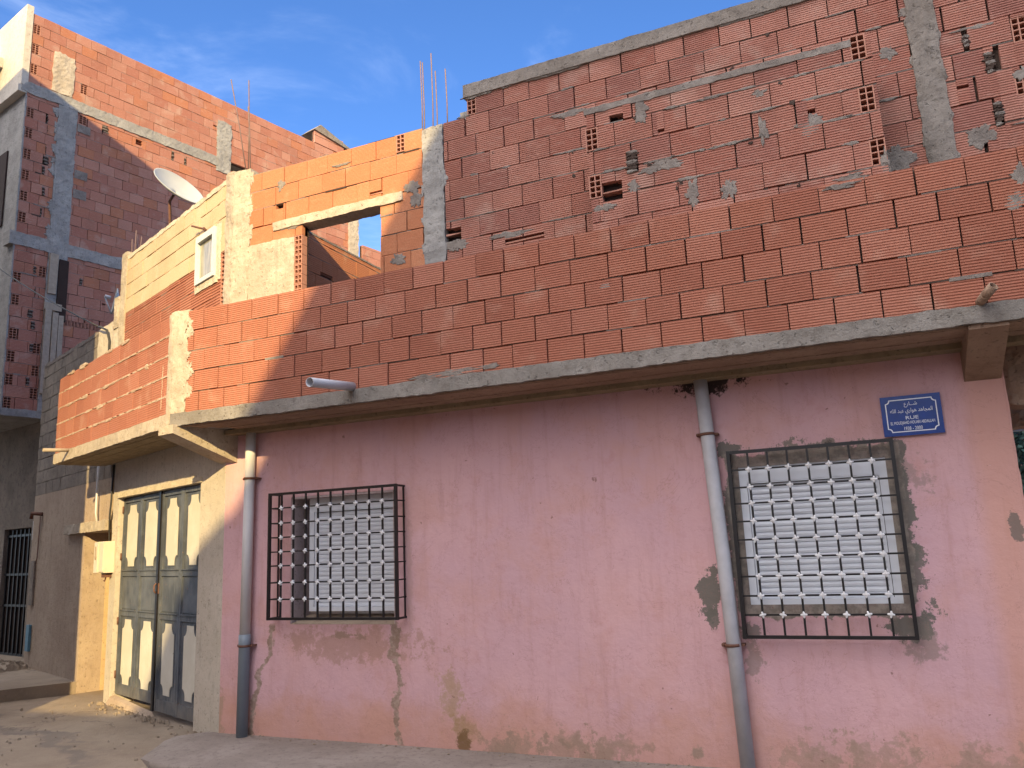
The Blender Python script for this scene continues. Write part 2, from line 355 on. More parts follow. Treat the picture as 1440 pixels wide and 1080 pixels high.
# ---------------------------------------------------------------- brickwork
def sub(r, h):
    a0, a1, b0, b1 = r; c0, c1, e0, e1 = h
    if c0 >= a1 or c1 <= a0 or e0 >= b1 or e1 <= b0: return [r]
    out = []
    if c0 > a0: out.append((a0, c0, b0, b1))
    if c1 < a1: out.append((c1, a1, b0, b1))
    m0, m1 = max(a0, c0), min(a1, c1)
    if e0 > b0: out.append((m0, m1, b0, e0))
    if e1 < b1: out.append((m0, m1, e1, b1))
    return out
def subs(r, holes):
    rs = [r]
    for h in holes: rs = [q for x in rs for q in sub(x, h)]
    return rs

def brick(mb, fr, s0, s1, z0, z1, d, dep, ribs, rd, mi):
    j = lambda k: random.uniform(-k, k)
    tl, tr = j(.0025), j(.0025)
    h = z1-z0
    if ribs:
        n = max(1, round(ribs*h/.198)); prof = [(0, -.002)]
        for k in range(n):
            a = k/n; w = 1/n
            prof += [(a+w*.08, 0), (a+w*.60, 0), (a+w*.66, -rd), (a+w*.98, -rd)]
        prof[-1] = (1, -.002)
    else: prof = [(0, -.002), (.03, 0), (.97, 0), (1, -.002)]
    tilt = j(.003); i = mb.add([fr(s, d+q+tilt*t, z0+h*t+(tl if s == s0 else tr)) for t, q in prof for s in (s0, s1)])
    k = len(prof)
    for q in range(k-1): mb.face([i+2*q, i+2*q+1, i+2*q+3, i+2*q+2], mi)
    b = mb.add([fr(s0, d-dep, z0+tl), fr(s1, d-dep, z0+tr), fr(s0, d-dep, z1+tl), fr(s1, d-dep, z1+tr)])
    mb.face([i, i+1, b+1, b], mi); mb.face([i+2*k-2, i+2*k-1, b+3, b+2], mi)
    for q in range(k-1):
        pass
    mb.face([i+2*q for q in range(k)]+[b+2, b], mi); mb.face([i+2*q+1 for q in range(k)]+[b+3, b+1], mi)

def header(mb, fr, s0, z0, w=.10, h=.198, nx=2, nz=4, mi=2, dk=3, d=.002, dep=.085):
    t = .009
    for k in range(nx+1):
        a = s0+(w-t)*k/nx; mb.box(fr, a, a+t, d-dep, d-random.uniform(0, .004), z0, z0+h, mi)
    for k in range(nz+1):
        a = z0+(h-t)*k/nz; mb.box(fr, s0+.001, s0+w-.001, d-dep, d-.003-random.uniform(0, .003), a, a+t, mi)
    mb.box(fr, s0, s0+w, d-dep-.02, d-dep, z0, z0+h, dk)

def brickwork(mb, fr, s0, s1, z0, z1, holes=(), ch=.209, pitch=.305, ribs=9, rd=.003, joint=.010, seed=1, heads=(), voids=(), jit=.0025,
              mats=(0, 1), back=.05, dep=.09, smear=.0, recess=(.012, .003), gap=.12, bond=.5, vj=(.003, .012), thick=.12, mfrac=1.):
    rnd = random.Random(seed); random.seed(seed)
    hh = [(a, a+w, z, z+h) for a, z, w, h in heads]; vv = [tuple(v) for v in voids]
    solid = list(holes)+hh+vv
    for r in subs((s0, s1, z0, z1), solid): mb.box(fr, r[0], r[1], -thick, -back, r[2], r[3], 4)
    n = math.ceil((z1-z0)/ch - 1e-6)
    for k in range(n):
        za, zb = z0+k*ch, min(z0+(k+1)*ch-joint, z1)
        if zb-za < .02: continue
        x = s0 - pitch*(bond*(k % 2) + rnd.uniform(-.06, .06) + .3)
        while x < s1:
            w = pitch*rnd.choice((1, 1, 1, 1, 1, 1, .98, 1.03, .86)); v = rnd.uniform(*vj)
            a, b = max(x, s0), min(x+w-v, s1)
            if b-a > .02:
                for q in subs((a, b, za, zb), solid):
                    if q[1]-q[0] > .02 and q[3]-q[2] > .02: brick(mb, fr, *q, rnd.uniform(-jit, jit), dep, ribs, rd, mats[0])
            x += w
        # bed joint above the course
        if k < n-1:
            x = s0
            while x < s1:
                w = rnd.uniform(.08, .35) if smear < .5 else rnd.uniform(.03, .12); b = min(x+w, s1)
                if rnd.random() > gap:
                    d = -rnd.uniform(recess[1], recess[0]); e = 0
                    if rnd.random() < smear: d = rnd.uniform(.002, .006); e = rnd.uniform(.002, .012) if smear < .5 else rnd.uniform(-.006, .010)*(.5+1.2*abs(noise.noise(Vector((x*3, k, 2)))))
                    for q in subs((x, b, zb-.001-e, zb+joint+.001+e*.6), solid): mb.box(fr, q[0], q[1], -back-.01, d, q[2], q[3], mats[1] if rnd.random() < mfrac else 4, .0012)
                x = b
    for a, z, w, h in heads: header(mb, fr, a, z, w, h)
    for v in vv:
        if v[1]-v[0] < .12 and v[3]-v[2] > .08:
            for q in range(7):
                mb.blob(fr, (v[0]+v[1])/2+rnd.uniform(-.01, .01), v[2]+(v[3]-v[2])*(q+.5)/7, (v[1]-v[0])*.55, .016, .012, 4 if q % 3 else 1, seed=q+int(v[0]*97), base=-.05, n=12)
        mb.box(fr, v[0], v[1], -thick-.01, -.085, v[2], v[3], 3)
        if v[1]-v[0] > .12: mb.box(fr, v[0]-.01, v[1]+.01, -.1, -.012, (v[2]+v[3])/2-.006, (v[2]+v[3])/2+.006, 2, .006)

# ================================================================= SETTING
def ground():
    mb = MB()
    xs = [-60, -40, -30, -24, -20]+[-18+.25*k for k in range(93)]+[6, 8, 12, 20, 40, 60]
    ys = [-60, -40, -25, -15, -10, -6, -3, 0, 2]+[3+.2*k for k in range(41)]+[12, 14, 18, 25, 40, 60]
    idx = mb.add([(x, y, -.055+(.02*noise.noise(Vector((x*.6, y*.6, 2)))+.008*noise.noise(Vector((x*2.3, y*2.3, 5))) if -20 < x < 6 and 2 < y < 12 else 0)) for y in ys for x in xs]); w = len(xs)
    for b in range(len(ys)-1):
        for a in range(w-1): mb.face([idx+b*w+a, idx+b*w+a+1, idx+(b+1)*w+a+1, idx+(b+1)*w+a], 0, True)
    o = mb.build('street', 'ground'); o['kind'] = 'structure'
ground()
def pavement():
    mb = MB(); random.seed(5)
    # long cement pavement with a worn kerb edge and a ramped corner
    n = 60; front = []
    for k in range(n+1):
        x = -5.9+(9.5*k/n); front.append((x, 5.47+.035*k/n*2+.012*noise.noise(Vector((x*4, 0, 1)))))
    top = [mb.add([(x, y, .012*noise.noise(Vector((x*3, 3, 1))))]) for x, y in front]
    edge = [mb.add([(x, y-.018, -.03)]) for x, y in front]
    low = [mb.add([(x, y-.02, -.2)]) for x, y in front]
    bk = [mb.add([(x, 6.56, .004)]) for x, y in front]
    for k in range(n):
        mb.face([top[k], top[k+1], bk[k+1], bk[k]], 0, False); mb.face([edge[k], edge[k+1], top[k+1], top[k]], 0, True); mb.face([low[k], low[k+1], edge[k+1], edge[k]])
    a = mb.add([(-6.35, 5.75, -.06), (-6.75, 6.45, -.06), (-6.2, 6.62, .004), (-6.2, 5.5, -.2)])
    mb.face([top[0], bk[0], a+2, a+1]); mb.face([top[0], a+1, a]); mb.face([top[0], a, low[0]]); mb.face([edge[0], top[0], low[0]])
    o = mb.build('pavement', 'pavement'); o['kind'] = 'structure'
pavement()
def rubble():
    mb = MB(); r = random.Random(77)
    def stone(x, y, z, q):
        n = 7; i = mb.add([(x+q*math.cos(k*.9)*r.uniform(.6, 1.2), y+q*math.sin(k*.9)*r.uniform(.6, 1.2), z-.01) for k in range(n)]+[(x+q*.6*math.cos(k*.9)*r.uniform(.6, 1.2), y+q*.6*math.sin(k*.9)*r.uniform(.6, 1.2), z+q*r.uniform(.4, .9)) for k in range(n)])
        mb.face([i+n+k for k in range(n)], 0)
        for k in range(n): mb.face([i+k, i+(k+1) % n, i+n+(k+1) % n, i+n+k], 0)
    for k in range(170):
        x, y = r.uniform(-12.5, -5.2), r.uniform(5.2, 7.4); stone(x, y, -.05, abs(r.gauss(0, .008))+.003)
    for k in range(110):
        q = r.uniform(-.2, 3.4); e = abs(r.gauss(0, .10)); p = (-6.12-math.cos(A22)*q-math.sin(A22)*e, 6.5+math.sin(A22)*q-math.cos(A22)*e)
        stone(p[0], p[1], -.045, abs(r.gauss(0, .012))+.004)
    for k in range(360): stone(r.uniform(-6.0, 1.5), 6.49-abs(r.gauss(0, .06)), .0, abs(r.gauss(0, .007))+.003)
    for k in range(160): stone(r.uniform(-16, -12.2), r.uniform(8.5, 9.6), .10, abs(r.gauss(0, .035))+.01)
    o = mb.build('rubble', 'ground'); o['kind'] = 'stuff'; o['label'] = 'small stones and grit scattered on the street and along the wall foot'
# ================================================================= PINK HOUSE
rubble()
H = thing('pink_house', 'pink plastered house with raw red brick upper storey and brick balcony parapet', 'house', (-2.5, 6.5, 0))
FM = main(6.5)
W1 = (onY(409, 770, 6.5).x, -4.08, 1.03, 2.245)     # window openings x0,x1,z0,z1
W2 = (-.935, .118, 1.175, 2.215)
def part_walls():
    mb = MB()
    for r in subs((-6.12, .93, -.25, 3.0), [W1, W2]): mb.box(FM, r[0], r[1], -.28, 0, r[2], r[3])
    mb.build('front_wall', 'pink', H)
    mb = MB(); mb.rough(FM, .925, .945, -.2, 2.98, -.3, -.004, .006, .012, .06); mb.box(FM, .6, .92, -6.5, -.29, -.2, 6.0); mb.build('corner_pier', 'pink', H)
    # reveals of window 1
    mb = MB(); x0, x1, z0, z1 = W1
    mb.box(FM, x0-.03, x0+.012, -.30, -.006, z0, z1); mb.box(FM, x1-.012, x1+.03, -.30, -.006, z0, z1); mb.box(FM, x0, x1, -.30, -.006, z1-.02, z1+.02)
    mb.build('window_reveal', 'reveal', H)
    mb = MB(); mb.hexa([FM(x0-.02, -.30, z0-.05), FM(x1+.02, -.30, z0-.05), FM(x1+.02, -.004, z0-.05), FM(x0-.02, -.004, z0-.05), FM(x0-.02, -.30, z0+.07), FM(x1+.02, -.30, z0+.07), FM(x1+.02, -.004, z0+.004), FM(x0-.02, -.004, z0+.004)])
    mb.build('window_sill', 'tan', H)
    # turned ground-floor wall with the garage opening
    mb = MB()
    for r in subs((0, 3.33, -.25, 3.0), [(.60, 3.12, -.3, 2.53)]): mb.box(FT, r[0]+.002, r[1], -.28, 0, r[2], r[3])
    mb.box(FT, 3.05, 3.33, -5, -.285, -.2, 6.0)
    mb.build('side_wall', 'cream', H)
    mb = MB(); mb.rough(FT, .56, 3.16, 2.50, 2.56, -.1, .022, .004, .006, .05); mb.build('door_lintel', 'mortar_pale', H)
part_walls()

def garage_door():
    leafs = [(.605, 1.20), (1.205, 1.80), (1.86, 2.49), (2.495, 3.115)]
    root = bpy.data.objects.new('garage_door', None); COL.objects.link(root); root.parent = H; root.location = Vector((-7.9, 7.2, 0))-H.location
    def outline(a, b, z0, z1):
        w = b-a; c = min(.075, w*.27); h = .085; pts = []
        def arc(cx, cz, t0, t1, rx, rz): return [(cx+rx*math.cos(R(t0+(t1-t0)*k/6)), cz+rz*math.sin(R(t0+(t1-t0)*k/6))) for k in range(7)]
        # tombstone ends: a narrow neck, then concave shoulders
        n = w*.5-c
        m = (a+b)/2
        up = [(m-n, z1), (m+n, z1), (m+n, z1-.03)] + arc(b, z1-.03-.0, 180, 270, c, h) 
        dn = arc(b, z0+.03, 90, 180, c, h) + [(m+n, z0+.03), (m+n, z0), (m-n, z0), (m-n, z0+.03)] + arc(a, z0+.03, 0, 90, c, h)
        lf = arc(a, z1-.03, 270, 360, c, h)+[(m-n, z1-.03)]
        out = []
        for p in up+dn+lf:
            if not out or abs(p[0]-out[-1][0])+abs(p[1]-out[-1][1]) > 1e-5: out.append(p)
        if abs(out[0][0]-out[-1][0])+abs(out[0][1]-out[-1][1]) < 1e-5: out.pop()
        return out
    for k, (a, b) in enumerate(leafs):
        mb = MB(); d = -.075 + (.0 if k < 2 else -.008)
        z0 = .0 if k < 2 else .06
        mb.box(FT, a, b, d-.03, d, z0, 2.495)
        st = .045
        for s in (a, b-st): mb.box(FT, s+.002, s+st-.002, d, d+.022, z0+.004, 2.49, 0, .001)     # stiles
        for z, h in ((2.43, .055), (1.50, .07), (1.01, .07), (z0+.005, .13)): mb.box(FT, a+st, b-st, d, d+.018, z, z+h, 0, .001)
        mb.box(FT, a+st+.02, b-st-.02, d, d+.008, 1.10, 1.48)
        for z, h in ((1.565, .012), (1.075, .012)): mb.box(FT, a+st-.01, b-st+.01, d+.015, d+.034, z, z+h)
        for zz in (.25, .9, 1.7, 2.3):
            if k in (0, 3): s = a-.012 if k == 0 else b-.01; mb.tube([FT(s, d+.03, zz), FT(s, d+.03, zz+.09)], .011, 8, 2)
        for z0_, z1_ in ((1.62, 2.39), (.19, .97)):
            o = outline(a+.135, b-.135, z0_, z1_); mb.prism([FT(s, d, z) for s, z in o], [FT(s, d+.011, z) for s, z in o], 1)
            o2 = outline(a+.12, b-.12, z0_-.015, z1_+.015); mb.prism([FT(s, d, z) for s, z in o2], [FT(s, d+.006, z) for s, z in o2], 0)
        o = mb.build('door_leaf', ['door', 'door_panel', 'rust'], root)
    mb = MB(); mb.box(FT, 1.803, 1.857, -.10, -.035, .0, 2.495); mb.build('gap_shade_strip', 'iron', root)  # black strip standing in for the dark gap between the leaf pairs
    mb = MB(); mb.box(FT, 1.79, 1.87, -.055, -.043, 1.30, 1.42, 0); mb.tube([FT(1.845, -.04, 1.30), FT(1.845, -.015, 1.33), FT(1.845, -.015, 1.39), FT(1.845, -.04, 1.42)], .008, 8, 0)
    mb.build('handle', 'rust', root)
    # cement washed against the foot of the leaves
    mb = MB(); mb.hexa([FT(1.75, -.06, -.1), FT(3.2, -.06, -.1), FT(3.2, .05, -.1), FT(1.75, .06, -.1), FT(1.85, -.06, -.02), FT(3.12, -.06, .05), FT(3.12, -.01, .03), FT(1.85, .0, -.04)])
    mb.build('threshold', 'tan', H)
garage_door()

def shutter_window(o, y, box_h, name_label):
    x0, x1, z0, z1 = o; F = main(y)
    root = bpy.data.objects.new('window', None); COL.objects.link(root); root.parent = H; root.location = Vector(((x0+x1)/2, y, z0))-H.location
    if name_label: root['label'] = name_label
    mb = MB(); t = .055
    for a, b, c, d in ((x0, x0+t, z0, z1), (x1-t, x1, z0, z1), (x0+t, x1-t, z0, z0+t*.7), (x0+t, x1-t, z1-box_h, z1)):
        mb.box(F, a, b, -.05, .018, c, d)
    mb.box(F, x0+t+.004, x1-t-.004, .018, .024, z1-box_h+.012, z1-.02)
    for a in (x0+t+.004, x1-t-.022): mb.box(F, a, a+.018, -.03, .010, z0+t*.7, z1-box_h)
    mb.build('frame', 'white_pvc', root)
    mb = MB(); n = max(1, round((z1-box_h-z0-t*.7)/.042)); zz = z0+t*.7; p = (z1-box_h-zz)/n
    prof = [(0, -.010), (.06, -.003), (.45, .0), (.84, -.003), (.88, -.012)]
    i = mb.add([F(s, -.012+d+.0008*math.sin(k*2.7), zz+p*(k+t_)) for k in range(n) for t_, d in prof for s in (x0+t+.02, x1-t-.02)])
    for q in range(n*len(prof)-1): mb.face([i+2*q, i+2*q+1, i+2*q+3, i+2*q+2], 0)
    mb.build('shutter', 'white_pvc', root)
    mb = MB(); mb.box(F, x0, x1, -.12, -.05, z0, z1); mb.build('blind_backing', 'dark', root)
shutter_window((W1[0]+.13, W1[1]+.3, 1.14, 2.25), 6.64, .16, 'deep set white roller shutter window')
shutter_window(W2, 6.535, .13, 'white roller shutter window in rough cement surround')

ROS = None
def grille(px_tl, px_tr, px_bl, px_br, proj, cols, rows, wide):
    global ROS
    Y = 6.5-proj; F = main(Y)
    tl, tr, bl, br = (onY(*p, Y) for p in (px_tl, px_tr, px_bl, px_br))
    x0, x1 = (tl.x+bl.x)/2, (tr.x+br.x)/2; z1, z0 = (tl.z+tr.z)/2, (bl.z+br.z)/2
    root = bpy.data.objects.new('window_grille', None); COL.objects.link(root); root.parent = H; root.location = Vector(((x0+x1)/2, Y, z0))-H.location
    mb = MB(); t = .013
    for a in (x0, x1): mb.box(F, a-t, a+t, -t, t, z0-t, z1+t)
    for z in (z0, z1): mb.box(F, x0+t, x1-t, -t+.001, t-.001, z-t+.001, z+t-.001)
    for a in (x0, x1):                                    # returns to the wall
        for z in (z0, z1): mb.box(F, a-.009, a+.009, -proj-.02, -t, z-.009, z+.009)
        mb.box(F, a-.006, a+.006, -proj+.012, -proj+.024, z0+.009, z1-.009)
    mb.build('frame', 'iron', root)
    mb = MB(); r = .0075
    xs = [x0+(x1-x0)*c for c in cols]; zs = [z1-(z1-z0)*k for k in rows]
    for x in xs: mb.box(F, x-r, x+r, -r, r, z0+t, z1-t)
    for z in zs: mb.box(F, x0+t, x1-t, -r*.8, r*.8+.0005, z-r*.9, z+r*.9)
    for a in (x0, x1):
        for z in zs: mb.box(F, a-r*.8, a+r*.8, -proj-.01, -t, z-r*.8, z+r*.8)
    mb.build('bars', 'iron', root)
    for x in xs:
        for z in zs:
            if ROS is None:
                m = MB(); n = 32; G = WORLD
                rad = lambda q: .0195*(1+.38*math.cos(4*2*math.pi*q/n))
                rings = [m.add([(rad(q)*f*math.cos(2*math.pi*q/n), d, rad(q)*f*math.sin(2*math.pi*q/n)) for q in range(n)]) for f, d in ((.9, .011), (1, -.002), (.9, -.013), (.55, -.016), (.3, -.014), (.22, -.019))]
                for i, k in zip(rings, rings[1:]):
                    for q in range(n): m.face([i+q, i+(q+1) % n, k+(q+1) % n, k+q], 0, True)
                m.face([rings[-1]+q for q in range(n)]); m.face([rings[0]+q for q in range(n)])
                o = m.build('rosette', 'white_paint'); ROS = o
            else: o = ROS.copy(); COL.objects.link(o)
            o.parent = root; o.location = Vector((x, Y, z)) - H.location - root.location
            o.rotation_euler = (0, random.uniform(-.25, .25), 0)
random.seed(3)
grille((380, 696), (556, 682), (377, 873), (559, 867), .15, [k/10 for k in range(1, 10)], [.116, .239, .355, .471, .583, .717, .848], True)
grille((1024, 636), (1250, 620), (1047, 896), (1293, 897), .10, [k/8 for k in range(1, 8)], [.10, .198, .287, .385, .485, .582, .682, .785, .885], False)

def drainpipe(pt, pb, joint_px, clamps):
    Y = 6.42; a, b = onY(*pt, Y), onY(*pb, Y)
    b = a+(b-a)*((a.z-.0)/(a.z-b.z)); a = a+(a-b)*((2.98-a.z)/(a.z-b.z)); r = .054
    root = bpy.data.objects.new('drainpipe', None); COL.objects.link(root); root.parent = H; root.location = b-H.location
    mb = MB()
    if joint_px:
        j = onY(*joint_px, Y); t = (a.z-j.z)/(a.z-b.z); c = a+(b-a)*t
        mb.tube([a, c], r*.93, 20); mb.build('upper_pipe', 'pipe', root)
        mb = MB(); mb.tube([c+(a-c)*.0, c+(b-c)*.12, c+(b-c)*.125, b], [r*1.06, r*1.06, r, r], 20); mb.build('lower_pipe', 'pipe_blue', root)
    else:
        mid = (a+b)/2+Vector((.012, 0, 0)); mb.tube([a, a+(mid-a)*.5, mid, b], r, 20); mb.build('upper_pipe', 'pipe_grey', root)
    for p in clamps:
        j = onY(*p, Y); t = (a.z-j.z)/(a.z-b.z); c = a+(b-a)*t; ax = (b-a).normalized()
        mb = MB(); mb.tube([c-ax*.011, c+ax*.011], r+.006, 20); mb.box(main(6.5), c.x-.085, c.x+.085, -.02, .075, c.z-.008, c.z+.008); mb.tube([(c.x-.08, 6.42, c.z), (c.x-.06, 6.42, c.z)], .013, 8)
        mb.build('clamp', 'rust', root)
drainpipe((353, 610), (340, 1030), (343, 892), [(351, 673), (342, 908)])
drainpipe((986, 548), (1051, 1072), None, [(993, 611), (1031, 907)])

# ---- balcony slab, soffit boards, brackets
SB, ST = 2.975, 3.08
def slab():
    mb = MB()
    e = FP(3.83, 0, 0); bk = FT(3.5, -.3, 0)
    plan = [(2.6, 5.83), (-6.22, 5.83), (e.x, e.y), (bk.x, bk.y), (-6.0, 6.8), (2.6, 6.8)]
    mb.prism([(x, y+.004, SB) for x, y in plan], [(x, y+.004, ST) for x, y in plan])
    mb.build('balcony_slab', 'concrete', H)
    mb = MB(); mb.rough(main(5.83), -6.21, 2.6, SB-.006, ST+.012, -.05, .012, .006, .010, .045, seed=4)
    mb.build('slab_edge', 'concrete_edge', H)
    mb = MB(); mb.rough(FP, .0, 3.83, SB-.006, ST+.02, -.05, .012, .005, .008, .045, seed=9); mb.build('slab_edge', 'concrete_warm', H)
    # board-marked undersides
    mb = MB(); random.seed(8)
    d = -.62
    for k in range(5):
        w = (.04, .16, .12, .15, .14)[k]
        mb.box(main(5.83), -6.1+.1*k, 2.55, -.03-sum((.0, .02, .185, .31, .465)[k:k+1])-w, -.03-(.0, .02, .185, .31, .465)[k], SB-.012-random.uniform(0, .006), SB-.002, 0)
    mb.box(main(5.83), -6.0, 2.5, -.66, -.50, SB-.055, SB-.012, 1)
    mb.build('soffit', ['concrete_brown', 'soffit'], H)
    mb = MB()
    for k in range(7): mb.box(FP, .12+.02*k, 3.78, -.02-.085*(k+1)+.006, -.02-.085*k, SB-.010-random.uniform(0, .005), SB-.002)
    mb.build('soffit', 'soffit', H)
    # right bracket
    mb = MB(); x0, x1 = .695, .925
    mb.prism([(x0, 5.845, SB-.003), (x0, 6.51, SB-.003), (x0, 6.51, 2.70), (x0, 5.845, SB-.035)], [(x1, 5.845, SB-.003), (x1, 6.51, SB-.003), (x1, 6.51, 2.70), (x1, 5.845, SB-.035)])
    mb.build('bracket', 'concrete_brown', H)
    # left corner bracket on the bisector
    mb = MB(); a = Vector((-6.235, 5.80, 0)); b = Vector((-6.08, 6.56, 0)); ax = (b-a).normalized(); sd = Vector((ax.y, -ax.x, 0))*.125
    def P(q, s, z): v = q+sd*s; return (v.x, v.y, z)
    mb.prism([P(a, -1, SB+.0), P(a, -1, SB-.085), P(b, -1, 2.63), P(b, -1, SB+.0)], [P(a, 1, SB+.0), P(a, 1, SB-.085), P(b, 1, 2.63), P(b, 1, SB+.0)])
    mb.build('bracket', 'concrete_warm', H)
    # rough beam over the side passage
    mb = MB(); mb.rough(main(7.2), .95, 3.2, 2.42, 2.99, -.3, 0, .03, .03, .05); mb.rough(main(6.62), .946, 1.25, 2.52, 2.98, -.3, 0, .03, .05, .04, seed=3); mb.build('passage_beam', 'concrete_brown', H)
slab()

BM = ['brick_new', 'mortar', 'hollow', 'dark', 'mortar_dark']
def parapets():
    mb = MB(); F = main(5.83)
    brickwork(mb, F, -6.02, 2.5, ST+.004, ST+.004+5*.2075-.010, ch=.2075, ribs=10, rd=.0055, seed=11, smear=.015, mfrac=.35, gap=.35, vj=(.006, .015), jit=.004, bond=.42)
    random.seed(2)
    for px, py, rs, rz in ((1436, 245, .05, .06), (640, 522, .25, .03), (600, 530, .18, .025), (690, 515, .1, .02), (1428, 285, .06, .05), (1180, 262, .1, .02), (852, 402, .05, .025)):
        p = onY(px, py, 5.83); mb.blob(F, p.x, p.z, rs, rz, .003, 1, seed=px, rag=.75, n=44)
    mb.build('parapet', BM, H)
    mb = MB(); ht = 5*.2075
    brickwork(mb, FP, .09, 3.80, ST+.006, ST+.006+ht-.01, ch=.2075, ribs=8, rd=.003, seed=21, smear=.80, gap=.05, vj=(.002, .006), recess=(.006, -.004), joint=.014)
    for k in range(16):
        s, z = random.uniform(.5, 3.6), ST+.2075*random.choice((1, 2, 3, 4, 5, 5, 5))-.01; mb.blob(FP, s, z, random.uniform(.04, .16), random.uniform(.012, .03), .008, 1, seed=k+50)
    for k in range(9): mb.blob(FP, .235+random.uniform(-.012, .012), ST+.12+.05*k, .008, .03, .003, 1, seed=k+31, n=14, rag=.8)
    mb.build('parapet', ['brick_new', 'mortar_tan', 'hollow', 'dark', 'mortar_dark'], H)
    mb = MB(); mb.rough(main(5.83), -6.235, -6.03, ST-.03, 4.135, -.16, .004, .012, .03, .03, seed=2); mb.rough(FP, -.004, .10, ST-.03, 4.12, -.16, .005, .008, .012, .03, seed=6)
    for k in range(9): mb.blob(main(5.83), -6.02+random.uniform(-.02, .03), random.uniform(3.2, 4.05), random.uniform(.03, .07), random.uniform(.03, .09), .008, 0, seed=k+5, rag=.8)
    mb.build('corner_post', 'concrete_warm', H)
    # water spouts
    mb = MB(); mb.pipe((-4.07, 5.9, 3.125), (-4.07, 5.235, 3.06), .040, .005); mb.build('water_spout', 'pipe_grey', H)
    mb = MB(); mb.pipe((.775, 5.9, 3.105), (.80, 5.70, 3.12), .030, .005); mb.pipe((.795, 5.72, 3.115), (.845, 5.66, 3.16), .031, .006); mb.build('water_spout', 'concrete_brown', H)
    mb = MB(); a = FP(3.18, -.05, 3.09); b = FP(3.18, .30, 3.075); mb.pipe(a, b, .022, .004); mb.build('water_spout', 'wood', H)
parapets()

